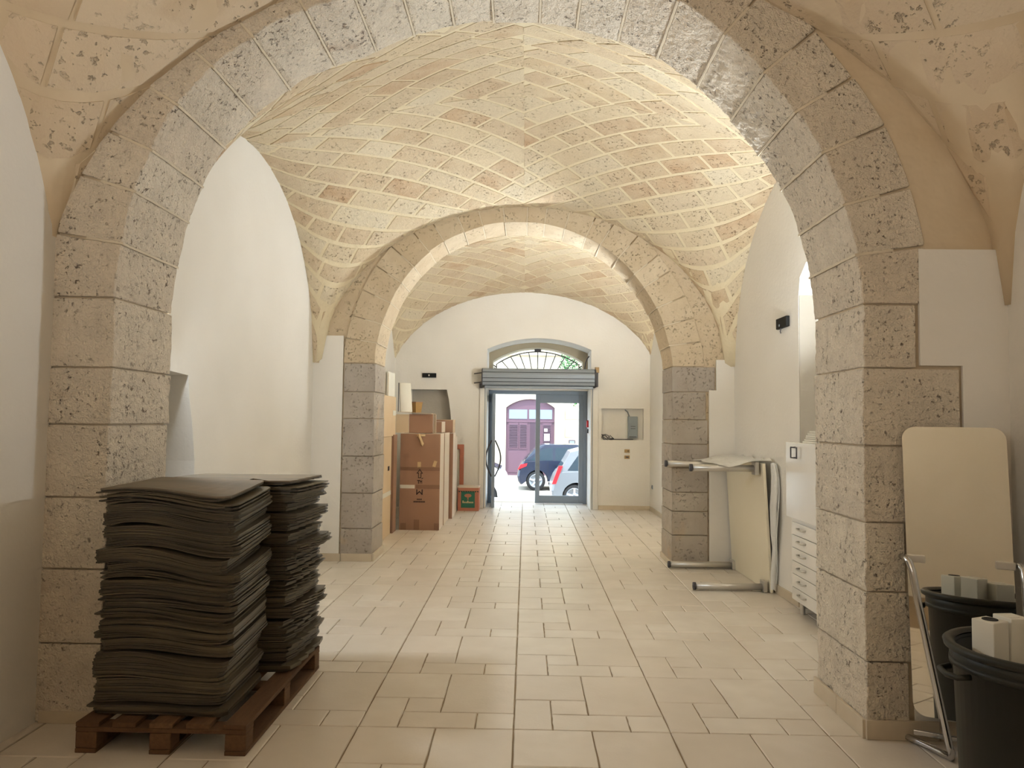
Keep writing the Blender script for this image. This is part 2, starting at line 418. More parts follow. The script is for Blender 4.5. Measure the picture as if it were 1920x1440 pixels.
box('niche_jamb_shade', NICHE, wr2, 2.425, 2.75, 2.572, 2.583, 0, 2.70)  # thin grey panel painting shade over the paler niche reveal
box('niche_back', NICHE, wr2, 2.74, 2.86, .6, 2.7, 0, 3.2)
side_wall('wall_left_far', [(4.91, 0), (9.46, 0), (9.46, H), (4.91, H)], wxl, .4, 'white left wall of the bay by the street door', -1)
side_wall('wall_right_far', [(4.91, 0), (9.46, 0), (9.46, H), (4.91, H)], wxr, .4, 'white right wall of the bay by the street door', 1)
tag(MB().box(-3, 3, -6.9, -6.7, 0, H).build('wall_rear', PLASTER), 'white rear wall behind the viewpoint', kind='structure')
# facade: slab with doorway + fanlight opening and a rectangular recess
YF, YO = 9.45, 10.72
def seg_arch(x0, x1, zs, zc, n=16):
    c = (x0 + x1) / 2; h = (x1 - x0) / 2; s = zc - zs; R = (h * h + s * s) / (2 * s); a = math.asin(h / R)
    return [(c + R * math.sin(-a + 2 * a * k / n), zc - R + R * math.cos(-a + 2 * a * k / n)) for k in range(n + 1)]
DX0, DX1 = -.672, 1.222
op_in = [(DX0, 0)] + seg_arch(DX0, DX1, 2.88, 3.085) + [(DX1, 0)]
outline = [(-3, 0)] + op_in + [(3, 0), (3, H), (-3, H)]
fac = flip_tri(MB().prism([(x, YF + .25, z) for x, z in outline], (0, YO - YF - .25, 0)).build('wall_front', PLASTER))
tag(fac, 'white plastered street wall with arched doorway and wall recess', kind='structure')
# inner skin carries the two recesses
skinL = [(-3, 0), (-2.06, 0), (-2.06, 2.13), (-1.397, 2.13), (-1.36, 1.95), (-1.33, 1.75), (-1.31, 1.55), (-1.30, 0), (DX0, 0)] + op_in[1:9] + [(.27, 3.085), (.27, H), (-3, H)]
skinR1 = [(DX1, 0), (3, 0), (3, 1.25), (1.415, 1.25), (1.415, 1.82), (2.176, 1.82), (2.176, 1.25), (3, 1.25)]
flip_tri(MB().prism([(x, YF, z) for x, z in skinL], (0, .26, 0)).build('plaster_skin', PLASTER, fac))
rp = MB()
rp.box(DX1, 3, YF, YF + .26, 0, 1.25); rp.box(DX1, 1.415, YF, YF + .26, 1.25, 1.82); rp.box(2.176, 3, YF, YF + .26, 1.25, 1.82); rp.box(DX1, 3, YF, YF + .26, 1.82, 2.6)
rp.build('plaster_skin', PLASTER, fac)
flip_tri(MB().prism([(x, YF, z) for x, z in [(DX1, 2.6), (3, 2.6), (3, H), (.27, H), (.27, 3.085)] + op_in[9:-1]], (0, .26, 0)).build('plaster_skin', PLASTER, fac))
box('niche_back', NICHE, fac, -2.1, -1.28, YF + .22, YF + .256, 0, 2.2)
box('recess_back', PLASTER, fac, 1.40, 2.19, YF + .12, YF + .256, 1.24, 1.83)
# lintel between door and fanlight
box('door_lintel', PLASTER, fac, DX0 - .02, DX1 + .02, 10.0, 10.7, 2.16, 2.52)
# thinner outer reveal of the fanlight
inn = [(-.60, 2.5)] + seg_arch(-.60, 1.13, 2.72, 2.985) + [(1.13, 2.5)]
out2 = [(DX0 - .05, 2.5), (DX0 - .05, 3.2), (DX1 + .05, 3.2), (DX1 + .05, 2.5)]
flip_tri(MB().prism([(x, 10.2, z) for x, z in inn + out2[::-1]], (0, .4, 0)).build('fanlight_reveal', FACADE, fac))
roof = tag(MB().box(-3.2, 3.2, -7, 10.8, 4.95, 5.2).build('roof', PALEMORTAR), 'unseen roof slab added above the vaults to block sky light', kind='structure')  # out of view, added to stop sky light leaking in from above

# ------------------------------------------------------------------ setting: vaults
def vault(name, cx, cy, hx, hy, aw, ah, bw, bh, crown, cw, bl, bm_, mm, seed, label, proud, gap, rise=0):
    p = math.log(2) / math.log(crown / ((ah + bh) / 2))
    def A(x, y=0):
        k = max(0, -y / hy)
        return (ah + rise * k) * math.sqrt(max(0, 1 - (x / aw) ** 2))
    def Bf(y): return bh * math.sqrt(max(0, 1 - (y / bw) ** 2))
    def g(x, y):
        a, b = A(x, y), Bf(y)
        return Z0 + (a ** p + b ** p) ** (1 / p) if a + b > 0 else Z0
    def nrm(x, y):
        e = .006; gx = (g(x + e, y) - g(x - e, y)) / (2 * e); gy = (g(x, y + e) - g(x, y - e)) / (2 * e)
        return Vector((-max(-9, min(9, gx)), -max(-9, min(9, gy)), 1)).normalized()
    def spt(x, y, o):
        q = nrm(x, y) * o; return (cx + x + q.x, cy + y + q.y, g(x, y) + q.z)
    # mortar shell
    mb = MB(); n = 56
    def sp(t): return math.sin(t * PI / 2)
    xs = [sp(-1 + 2 * i / n) * (hx + .15) for i in range(n + 1)]; ys = [sp(-1 + 2 * i / n) * (hy + .12) for i in range(n + 1)]
    mb.add([spt(x, y, proud) for y in ys for x in xs], [(j * (n + 1) + i, (j + 1) * (n + 1) + i, (j + 1) * (n + 1) + i + 1, j * (n + 1) + i + 1) for j in range(n) for i in range(n)])
    sh = mb.build(name, mm, smooth=True); tag(sh, label, kind='structure')
    # bricks: courses square to the diagonals, meeting in chevrons on the axes
    m = 400; L = [0]; pv = (0, 0, g(0, 0))
    for k in range(1, m + 1):
        t = k / m; q = (hx * t, hy * t, g(hx * t, hy * t)); L.append(L[-1] + math.dist(pv, q)); pv = q
    nc = round(L[-1] / cw); bounds = []
    for k in range(nc + 1):
        tgt = L[-1] * k / nc; i = next((i for i in range(m + 1) if L[i] >= tgt - 1e-9), m); bounds.append(i / m)
    rs = random.Random(seed); diag = math.hypot(hx, hy); ga = gap / diag
    def clip(poly, ax, lim, keep_less):
        out = []
        for a, b in zip(poly, poly[1:] + poly[:1]):
            ia = (a[ax] <= lim) == keep_less or a[ax] == lim; ib = (b[ax] <= lim) == keep_less or b[ax] == lim
            if ia: out.append(a)
            if ia != ib:
                t = (lim - a[ax]) / (b[ax] - a[ax]); out.append((a[0] + (b[0] - a[0]) * t, a[1] + (b[1] - a[1]) * t))
        return out
    def sgm(P, Q): return None
    cnt = 0
    for sx in (-1, 1):
        for sy in (-1, 1):
            for k in range(nc):
                s0, s1 = bounds[k] + ga * .5, bounds[k + 1] - ga * .5
                if s1 - s0 < .01: continue
                t = -1 - rs.uniform(0, 1) * bl / diag
                while t < 1.0:
                    l = bl / diag * rs.uniform(.62, 1.4); t0, t1 = t + ga * .5, t + l - ga * .5; t += l
                    N = 4; faces = []; area = 0
                    for q in range(N):
                        ta, tb = t0 + (t1 - t0) * q / N, t0 + (t1 - t0) * (q + 1) / N
                        poly = [(s - tt, s + tt) for s, tt in ((s0, ta), (s1, ta), (s1, tb), (s0, tb))]
                        for ax, lim, kl in ((0, .0004, False), (1, .0004, False), (0, 1.02, True), (1, 1.02, True)):
                            if poly: poly = clip(poly, ax, lim, kl)
                        if len(poly) < 3: continue
                        ar = abs(sum(a[0] * b[1] - b[0] * a[1] for a, b in zip(poly, poly[1:] + poly[:1]))) / 2 * hx * hy
                        if ar < 2e-4: continue
                        area += ar; faces.append(poly)
                    if area < .006: continue
                    mb = MB(); idx = {}; F = []; P2 = []; dz = rs.uniform(-.0022, .0018)
                    for poly in faces:
                        ids = []
                        for P, Q in poly:
                            key = (round(P, 5), round(Q, 5))
                            if key not in idx:
                                x, y = sx * P * hx, sy * Q * hy
                                idx[key] = len(mb.v); mb.v.append(spt(x, y, dz + noise.noise(Vector((x, y, 0)) * 6) * .0025)); P2.append((x, y))
                            if not ids or ids[-1] != idx[key]: ids.append(idx[key])
                        if len(ids) > 2 and ids[0] == ids[-1]: ids.pop()
                        if len(ids) > 2: F.append(tuple(ids))
                    ed = {}
                    for fc in F:
                        for a, b in zip(fc, fc[1:] + fc[:1]):
                            if (b, a) in ed: ed[(b, a)] += 1
                            else: ed[(a, b)] = ed.get((a, b), 0) + 1
                    nb = len(mb.v)
                    # skirt runs up into the mortar, square to the surface
                    up = []
                    for (x, y, z), (u_, v_) in zip(mb.v, P2):
                        nn = nrm(u_, v_) * .035; up.append((x + nn.x, y + nn.y, z + nn.z))
                    mb.v += up
                    mb.f = F + [(b, a, a + nb, b + nb) for (a, b), c in ed.items() if c == 1]
                    mb.build('brick', bm_, sh); cnt += 1

    return sh
vault('ceiling', -.0, -1.895, 2.5, 1.865, 2.50, 1.88, 1.83, 1.72, 2.26, .34, .62, BRICKD, MORTARD, 1, 'dim plastered stone vault of the near bay', .004, .03)
vault('ceiling_middle', 0, 2.465, 2.42, 1.87, 2.25, 1.79, 1.83, 1.78, 2.22, .245, .46, BRICK, MORTAR, 2, 'cream tufa brick vault of the middle bay', .005, .034, .13)
vault('ceiling_far', 0, 7.185, 2.40, 2.27, 2.45, 1.72, 2.22, 1.72, 2.06, .25, .46, BRICK, MORTAR, 3, 'pale tufa brick vault of the bay by the street door', .005, .03)
# rear end of the room behind the viewpoint: plain barrel
mb = MB(); n = 24
mb.add([(2.75 * math.cos(PI * k / n), y, Z0 + 2.0 * math.sin(PI * k / n)) for y in (-6.75, -3.7) for k in range(n + 1)], [(k, k + 1, k + n + 2, k + n + 1) for k in range(n)])
tag(mb.build('ceiling_rear', BRICKD, smooth=True), 'plain vault behind the viewpoint', kind='structure')

# ------------------------------------------------------------------ added fill lights, out of view, to brighten the bays
def fill_light(x, y, z, aim, power, label, col=(.88, .955, 1.0)):
    t = empty('floor_fill_light', (x, y, 0), label, 'added light')
    MB().lathe((x, y, 0), [(0, 0), (.14, 0), (.14, .02), (.03, .035), (0, .035)], 24).build('base', WHITEM, t, True)
    MB().tube([(x, y, .03), (x, y, z - .10)], .014, 10).build('pole', WHITEM, t)
    n = Vector(aim).normalized(); q = n.to_track_quat('Z', 'Y').to_matrix().to_4x4(); M4 = Matrix.Translation((x, y, z)) @ q
    mb = MB().lathe((0, 0, 0), [(.03, -.12), (.09, -.10), (.15, .0), (.145, .0), (.085, -.09), (.0, -.10)], 24); mb.v = [tuple(M4 @ Vector(v)) for v in mb.v]
    mb.build('fill_shade', WHITEM, t, True)
    d = bpy.data.lights.new('fill_source', 'AREA'); d.shape = 'DISK'; d.size = .27; d.energy = power; d.color = col
    o = bpy.data.objects.new('fill_source', d); COL.objects.link(o)
    o.matrix_world = Matrix.Translation(Vector((x, y, z)) - n * .02) @ (-n).to_track_quat('-Z', 'Y').to_matrix().to_4x4() @ Matrix.Rotation(PI, 4, 'X')
fill_light(2.27, 1.25, 1.95, (-.45, .10, .88), FILL2, 'added unseen fill light behind the right pier of the near arch')
xl_ = wxl(.80)
t = empty('wall_fill_light', (xl_, .80, 2.3), 'added unseen fill light on the wall behind the left pier of the near arch', 'added light')  # unseen fitting added as fill for the right pier and floor
box('back_plate', WHITEM, t, xl_ - .002, xl_ + .02, .66, .94, 2.2, 2.4, bevel=.004); box('fill_shade', WHITEM, t, xl_ + .02, xl_ + .10, .645, .955, 2.215, 2.385, bevel=.01)
d = bpy.data.lights.new('fill_source', 'AREA'); d.shape = 'RECTANGLE'; d.size = .30; d.size_y = .15; d.energy = FILL1; d.color = (.88, .955, 1.0)
o = bpy.data.objects.new('fill_source', d); COL.objects.link(o); n_ = Vector((.9, .25, -.25)).normalized()
o.location = (xl_ + .115, .80, 2.3); o.rotation_euler = n_.to_track_quat('-Z', 'Y').to_euler()
fill_light(-1.7, -5.1, 1.95, (.1, .35, .92), FILL0, 'added unseen fill light behind the viewpoint at the rear of the room', (1, .94, .84))
fill_light(2.10, 5.30, 1.95, (-.28, .12, .95), FILL3, 'added unseen fill light behind the right pier of the far arch')

# ------------------------------------------------------------------ skirting
def skirt(name, segs, h, label):
    """segs: (x0,y0,x1,y1) foot lines with the room on their left; tiles of about 40 cm are children"""
    root = None
    for (xa, ya, xb, yb) in segs:
        L = math.hypot(xb - xa, yb - ya); n = max(1, round(L / .42)); d = Vector((xb - xa, yb - ya, 0)) / L; nr = Vector((-d.y, d.x, 0))
        for k in range(n):
            p = Vector((xa, ya, 0)) + d * (L * (k + .5) / n)
            mb = MB().obox(p + nr * .004 + Vector((0, 0, h / 2)), d * (L / n / 2 - .0015), nr * .009, Vector((0, 0, h / 2)))
            if root is None:
                root = tag(mb.build(name, SKIRT, bevel=.002, seg=1), label, kind='structure')
            else: mb.build('tile', SKIRT, root, bevel=.002, seg=1)
skirt('baseboard_near_arch', [(2.5, -.03, x1r - .004, -.03), (x1r - .004, -.03, x1r - .004, .60), (x1l + .004, .6, x1l + .004, -.03), (x1l, -.03, -2.46, -.03)][:2], .095, 'beige tile skirting round the right pier of the near arch')
skirt('baseboard_near_left', [(x1l + .004, .6, x1l + .004, -.03), (x1l, -.03, -2.44, -.03)], .06, 'beige tile skirting round the left pier of the near arch')
skirt('baseboard_far_left', [(x2l + .004, 4.92, x2l + .004, 4.33), (x2l, 4.33, -2.34, 4.33)], .085, 'beige tile skirting round the left pier of the far arch')
skirt('baseboard_far_right', [(2.34, 4.33, x2r - .004, 4.33), (x2r - .004, 4.33, x2r - .004, 4.92)], .06, 'beige tile skirting round the right pier of the far arch')
skirt('baseboard_right', [(wxr(4.3) - .002, 4.3, wxr(2.6) - .002, 2.6)][::1] and [(wxr(2.6) - .002, 2.6, wxr(4.3) - .002, 4.3)], .085, 'beige tile skirting along the right wall of the middle bay')
skirt('baseboard_left', [(wxl(4.3) + .002, 4.3, wxl(1.62) + .002, 1.62)], .085, 'beige tile skirting along the left wall of the middle bay')
skirt('baseboard_front', [(2.3, YF - .002, 1.36, YF - .002)], .075, 'beige tile skirting below the wall recess by the street door')
skirt('baseboard_right_far', [(wxr(5) - .002, 5.0, wxr(9.4) - .002, 9.4)], .075, 'beige tile skirting along the right wall by the street door')

# ------------------------------------------------------------------ street door, fanlight, shutter
YD = 10.30
t = empty('door_frame', (.27, YD, 0), 'grey aluminium frame round the glazed street door', 'door frame')
box('jamb', ALU, t, -.668, -.60, YD - .04, YD + .05, 0, 2.15, bevel=.004)
box('jamb', ALU, t, 1.148, 1.218, YD - .04, YD + .05, 0, 2.15, bevel=.004)
box('head', ALU, t, -.668, 1.218, YD - .045, YD + .05, 2.09, 2.158, bevel=.004)
def leaf_door(t, M4, w, h, pull):
    """leaf in local x 0..w, thickness along y"""
    def part(nm, m, x0, x1, z0, z1, y0=-.028, y1=.028):
        mb = MB().box(x0, x1, y0, y1, z0, z1); mb.v = [tuple(M4 @ Vector(v)) for v in mb.v]
        return mb.build(nm, m, t, bevel=.003 if m is ALU else 0)
    part('stile', ALU, 0, .085, 0, h); part('stile', ALU, w - .085, w, 0, h)
    part('top_rail', ALU, .085, w - .085, h - .16, h); part('bottom_rail', ALU, .085, w - .085, 0, .145)
    part('pane', GLASS, .085, w - .085, .145, h - .16, -.004, .004)
    if pull:
        for s in (-1, 1):
            pts = [M4 @ Vector((w - .06, s * (.03 + .105 * math.sin(PI * k / 14)), .55 + .66 * k / 14)) for k in range(15)]
            MB().tube(pts, .013, 8).build('pull_handle', IRON, t, True)
t = empty('fixed_door_leaf', (.7, YD, 0), 'closed right leaf of the grey glazed street door', 'door')
leaf_door(t, Matrix.Translation((.235, YD, .008)), .915, 2.08, False)
t = empty('open_door_leaf', (-.58, YD - .03, 0), 'left leaf of the grey glazed street door swung open inwards, with bow handles', 'door')
leaf_door(t, Matrix.Translation((-.585, YD - .05, .008)) @ Matrix.Rotation(math.radians(-86.5), 4, 'Z'), .78, 2.07, True)
t = empty('alarm_button', (1.215, 9.95, 1.5), 'small red box fixed on the door reveal', 'alarm')
box('case', RED, t, 1.185, 1.223, 9.90, 9.97, 1.47, 1.60, bevel=.006); box('key_switch', IRON, t, 1.195, 1.223, 9.915, 9.955, 1.36, 1.44, bevel=.004)
for nm, x0, x1 in (('shutter_guide', -.79, -.70), ('shutter_guide', 1.25, 1.35)):
    t = empty(nm, ((x0 + x1) / 2, YF, 0), 'white boxed shutter guide %s the street door' % ('left of' if x0 < 0 else 'right of'), 'trim')
    box('cover', PLASTER, t, x0, x1, YF - .035, YF + .002, .0, 2.17, bevel=.004)
    box('edge_strip', GREYP, t, (x1 - .006) if x0 < 0 else x0 - .004, (x1 + .004) if x0 < 0 else x0 + .006, YF - .037, YF + .001, 0, 2.17)
# rolled shutter: stacked horizontal slats in a half-round pack
t = empty('roller_shutter', (.27, 9.25, 2.35), 'rolled-up grey metal shutter above the street door', 'shutter')
prof = [(9.44, 2.515), (9.30, 2.515), (9.22, 2.49), (9.185, 2.44), (9.18, 2.40), (9.18, 2.335), (9.19, 2.27), (9.215, 2.22), (9.25, 2.20), (9.29, 2.185), (9.44, 2.185)]
bands = [(0, 3), (3, 5), (5, 6), (6, 8)]
for k, (a, b) in enumerate(bands):
    seg_ = prof[a:b + 1]; m_ = len(seg_) - 1
    pts = [(-.735, y - .012 * math.sin(PI * (q + .15) / (m_ + .3)), z - .005 * (q == 0) + .005 * (q == m_)) for q, (y, z) in enumerate(seg_)]
    back = [(-.735, 9.40, pts[-1][2] + .002), (-.735, 9.40, pts[0][2] - .002)]
    flip_tri(MB().prism(pts + back, (2.0, 0, 0)).build('slat', SHUT, t))
flip_tri(MB().prism([(-.73, y + .014, z) for y, z in prof[:-1]] + [(-.73, 9.43, 2.19)], (1.99, 0, 0)).build('drum_core', DARK, t))
box('bottom_bar', SHUT, t, -.70, 1.24, 9.24, 9.34, 2.158, 2.20, bevel=.006)
for x in (-.755, 1.275):
    flip_tri(MB().prism([(x, y, z) for y, z in prof], (.018, 0, 0)).build('end_plate', IRON, t))
for z in (2.44, 2.27): MB().tube([(-.75, 9.36, z), (-.90, 9.38, z - .02)], .009, 8).build('spindle', IRON, t)
box('drive_box', IRON, t, 1.293, 1.335, 9.28, 9.42, 2.20, 2.46, bevel=.008)
box('bracket', BROWNP, t, 1.295, 1.36, 9.38, 9.448, 2.46, 2.56)
box('bracket', IRON, t, -.80, -.757, 9.36, 9.448, 2.16, 2.25)
# fanlight grille
t = empty('fanlight_grille', (.265, 10.45, 2.55), 'fan-shaped iron grille in the arched window above the shutter', 'grille')
YG = 10.45
rim = [(-.54, 2.5)] + seg_arch(-.54, 1.07, 2.68, 2.93, 20) + [(1.07, 2.5)]
MB().tube([(x, YG, z) for x, z in rim], .011, 6).build('rim', IRON, t, True)
cx0, cz0 = .265, 1.95
for k in range(11):
    a = math.radians(90 - 52 + 104 * k / 10); d = (math.cos(a), math.sin(a))
    best = min(rim[1:-1], key=lambda p: abs(math.atan2(p[1] - cz0, p[0] - cx0) - a))
    r = math.hypot(best[0] - cx0, best[1] - cz0)
    MB().tube([(cx0 + d[0] * .42, YG, cz0 + d[1] * .42), (cx0 + d[0] * r, YG, cz0 + d[1] * r)], .009, 6).build('bar', IRON, t)
MB().box(.20, .33, YG - .02, YG + .02, 2.935, 2.985).build('top_clip', IRON, t)
for s, x in ((-1, -.54), (1, 1.07)): MB().tube([(x, YG, 2.62), (x + s * .06, YG, 2.66)], .012, 6).build('side_clip', IRON, t)
t = empty('loose_cable', (1.16, 9.75, 2.5), 'short dark cable end curling up beside the fanlight', 'cable')
MB().tube([(1.12, 9.6, 2.45), (1.12, 9.62, 2.56), (1.135, 9.62, 2.66), (1.17, 9.63, 2.74), (1.20, 9.63, 2.78)], .010, 6).build('cable', IRON, t, True)
# wall fittings
t = empty('emergency_light', (-1.72, YF, 2.34), 'black oblong emergency light on the street wall above the cartons', 'light fitting')
box('housing', DARK, t, -1.85, -1.595, YF - .03, YF + .002, 2.345, 2.425, bevel=.006); box('indicator', WHITEM, t, -1.735, -1.715, YF - .034, YF - .029, 2.37, 2.40)
yb = 2.91; xb = wxr(yb)
t = empty('emergency_light', (xb, yb, 2.45), 'black oblong fitting high on the right wall above the tipped table', 'light fitting')
box('housing', DARK, t, xb - .03, xb + .004, yb - .135, yb + .135, 2.457, 2.555, bevel=.006)
MB().tube([(xb - .02, yb + .02, 2.46), (xb - .025, yb + .03, 2.43), (xb - .02, yb + .025, 2.41)], .005, 6).build('wire', IRON, t); box('indicator', GREYP, t, xb - .034, xb - .028, yb + .03, yb + .05, 2.475, 2.495)
t = empty('meter_cabinet', (1.98, YF + .10, 1.29), 'grey plastic meter cabinet inside the wall recess', 'cabinet')
box('case', GREYP, t, 1.90, 2.07, YF + .02, YF + .125, 1.29, 1.68, bevel=.008)
for z in (1.50, 1.46): box('label_slot', IRON, t, 1.945, 2.03, YF + .015, YF + .022, z - .006, z + .004)
box('lock_strip', IRON, t, 1.92, 2.05, YF + .015, YF + .022, 1.305, 1.318)
t = empty('cable_bundle', (1.5, YF + .06, 1.25), 'tangle of dark cables lying on the sill of the wall recess', 'cable')
rc = random.Random(5)
for k in range(4):
    MB().tube([(1.42 + .06 * q + rc.uniform(-.02, .02), YF + .05 + rc.uniform(-.02, .04), 1.262 + (.05 * math.sin(q * 1.3 + k) + .04 if q < 4 else 0)) for q in range(5 + 2 * k)], .007, 6).build('cable', IRON, t, True)
MB().tube([(1.85, YF + .1, 1.80), (1.90, YF + .09, 1.76), (1.93, YF + .1, 1.68)], .010, 6).build('conduit', GREYP, t, True)
for k, z in enumerate((1.055, .945)):
    t = empty('wall_socket', (1.875, YF, z), 'brown %s wall socket plate of the pair under the recess' % ('upper', 'lower')[k], 'socket')
    box('plate', BROWNP, t, 1.83, 1.925, YF - .014, YF + .001, z - .03, z + .03, bevel=.005); box('insert', IRON, t, 1.885 - .03 * k, 1.905, YF - .017, YF - .013, z - .012, z + .012)
xb = wxr(9.2)
t = empty('wall_socket', (xb, 9.2, .45), 'small dark socket low on the right wall near the street wall', 'socket')
box('plate', GREYP, t, xb - .014, xb + .002, 9.16, 9.24, .40, .47, bevel=.005); box('insert', IRON, t, xb - .017, xb - .013, 9.18, 9.22, .42, .45)

# ------------------------------------------------------------------ cartons along the left wall of the far bay
GB = 'moving cartons along the left wall'
def carton(name, label, x0, x1, y0, y1, z0, z1, m=CARD, mside=None, top=True, extra=None, taper=0):
    t = empty(name, ((x0 + x1) / 2, (y0 + y1) / 2, z0), label, 'box', GB)
    th = .006
    box('front_panel', m, t, x0, x1, y0, y0 + th, z0, z1); box('back_panel', m, t, x0, x1, y1 - th, y1, z0, z1)
    box('side_panel', mside or m, t, x0 + .001, x0 + th, y0 + th, y1 - th, z0, z1); box('side_panel', mside or m, t, x1 - th, x1 - .001, y0 + th, y1 - th, z0, z1)
    box('bottom', m, t, x0 + th, x1 - th, y0 + th, y1 - th, z0, z0 + th)
    if top:
        ym = (y0 + y1) / 2
        box('top_flap', mside or m, t, x0, x1, y0, ym - .002, z1, z1 + th); box('top_flap', mside or m, t, x0, x1, ym + .002, y1, z1, z1 + th)
        box('tape_strip', TAPE, t, x0 + .01, x1 - .01, ym - .03, ym + .03, z1 + th, z1 + th + .001)
    return t
# C / D: pale pair nearest the far arch
C_ = carton('tall_carton', 'tall pale carton nearest the far arch, under another pale carton', -2.30, -1.81, 5.40, 6.30, 0, 1.335, CARDL, CARDL)
box('tape_strip', PAPER, C_, -1.81, -1.808, 5.45, 6.30, .54, .60); box('printed_mark', INK, C_, -1.81, -1.808, 6.05, 6.16, .88, .94)
D_ = carton('carton', 'pale carton stacked on the tall pale carton nearest the far arch', -2.30, -1.80, 5.40, 6.52, 1.345, 1.885, CARDL, CARDL)
box('tape_strip', PAPER, D_, -1.80, -1.798, 6.30, 6.52, 1.63, 1.70)
t = empty('flat_carton', (-1.80, 6.40, 0), 'narrow flattened carton standing upright left of the big printed carton', 'box', GB)
box('panel', CARD, t, -1.90, -1.786, 6.345, 6.36, 0, 1.36); box('panel', CARD, t, -1.80, -1.786, 6.362, 6.60, 0, 1.36); box('fold', CARD, t, -1.90, -1.80, 6.362, 6.372, .02, 1.35)
# A: big printed carton
XA0, XA1, YA = -1.752, -1.178, 6.68
A_ = carton('big_printed_carton', 'big tall brown carton with black arrow print and tape bands', XA0, XA1, YA, 7.18, 0, 1.372, CARD, CARDW)
yf = YA - .0015
def decal(nm, m, x0, x1, z0, z1): return box(nm, m, A_, x0, x1, yf, YA, z0, z1)
decal('tape_strip', TAPE, XA0, XA1, .845, .895); decal('tape_strip', TAPE, XA0 + .23, XA1, .588, .645)
decal('paper_label', PAPER, XA0 + .005, XA0 + .215, .592, .642); decal('tape_patch', TAPEY, XA0 + .25, XA0 + .30, .885, .97)
MB().obox((XA1 - .075, YA - .001, .945), (.022, 0, -.006), (0, .001, 0), (.014, 0, .042)).build('tape_patch', TAPEY, A_)
for a, b in ((.02, .10), (.21, .29), (.50, .574)): decal('scuff', TAPE, XA0 + a, XA0 + b, .005, .10 + .05 * (a > .15 and a < .4))
def stroke(pts, w=.012, m=INK):
    mb = MB()
    for (xa, za), (xb_, zb) in zip(pts, pts[1:]):
        d = Vector((xb_ - xa, 0, zb - za)); n = Vector((-d.z, 0, d.x)).normalized() * w / 2; c = Vector(((xa + xb_) / 2, YA - .001, (za + zb) / 2))
        mb.obox(c, d / 2 + d.normalized() * w / 2, (0, .001, 0), n)
    return mb.build('printed_mark', m, A_)
xc = XA0 + .285
stroke([(xc - .018, .745), (xc - .018, .81), (xc - .038, .81), (xc, .86), (xc + .038, .81), (xc + .018, .81), (xc + .018, .745), (xc - .018, .745)], .010)
stroke([(xc - .016, .70), (xc - .016, .665)]); stroke([(xc - .03, .705), (xc, .705)]); stroke([(xc + .008, .665), (xc + .008, .705), (xc + .02, .685), (xc + .032, .705), (xc + .032, .665)], .008)
stroke([(xc + .03, .73), (xc + .045, .74)], .01)
stroke([(xc - .038, .572), (xc - .038, .51), (xc, .548), (xc + .038, .51), (xc + .038, .572)], .014)
for k in range(5): decal('printed_mark', INK, xc - .035 + .015 * k, xc - .024 + .015 * k, .428, .447)
for k in range(9): decal('printed_mark', INK, xc - .082 + .0185 * k, xc - .068 + .0185 * k, .392, .414)
MB().tube([(xc - .02, YA - .012, 1.37), (xc - .01, YA - .02, 1.33), (xc + .015, YA - .018, 1.28), (xc + .03, YA - .012, 1.23), (xc + .03, YA - .008, 1.20)], [.014, .02, .018, .026, .012], 8).build('tape_knot', TAPEY, A_, True)
MB().tube([(xc - .05, YA - .006, 1.345), (xc + .07, YA - .008, 1.35)], .014, 8).build('tape_tail', TAPEY, A_, True)
G_ = carton('tall_carton', 'tall brown carton with paler lit sides standing directly behind the big printed carton', -1.78, -1.172, 7.20, 7.90, 0, 1.372, CARD, CARDW)
H_ = carton('tall_carton', 'tall brown carton third in the row behind the printed carton', -1.75, -1.118, 7.93, 8.40, 0, 1.36, CARD, CARDW)
I_ = carton('tall_carton', 'tall brown carton with lit sides at the end of the row by the street wall', -1.80, -1.14, 8.42, 8.90, 0, 1.30, CARD, CARDW)
# on top
E_ = carton('open_carton', 'open brown carton lying on top of the big printed carton', -1.64, -1.297, 6.72, 7.12, 1.385, 1.655, CARD, CARDW, top=False)
MB().obox((-1.55, 6.90, 1.675), (.24, 0, -.012), (0, .24, 0), (0, 0, .003)).build('lid_flap', CARDL, E_)
MB().obox((-1.735, 6.70, 1.518), (.090, .02, 0), (-.001, .004, 0), (0, 0, .132)).build('side_flap', CARDL, E_)
MB().obox((-1.27, 6.75, 1.52), (.022, -.02, 0), (.002, .002, 0), (0, 0, .135)).build('side_flap', CARDW, E_)
F_ = carton('carton', 'small brown carton on top of the second tall carton', -1.40, -1.235, 7.30, 7.80, 1.385, 1.545, CARD, CARDW)
carton('carton', 'small brown carton on top of the third tall carton', -1.42, -1.13, 7.97, 8.36, 1.372, 1.575, CARD, CARDL)
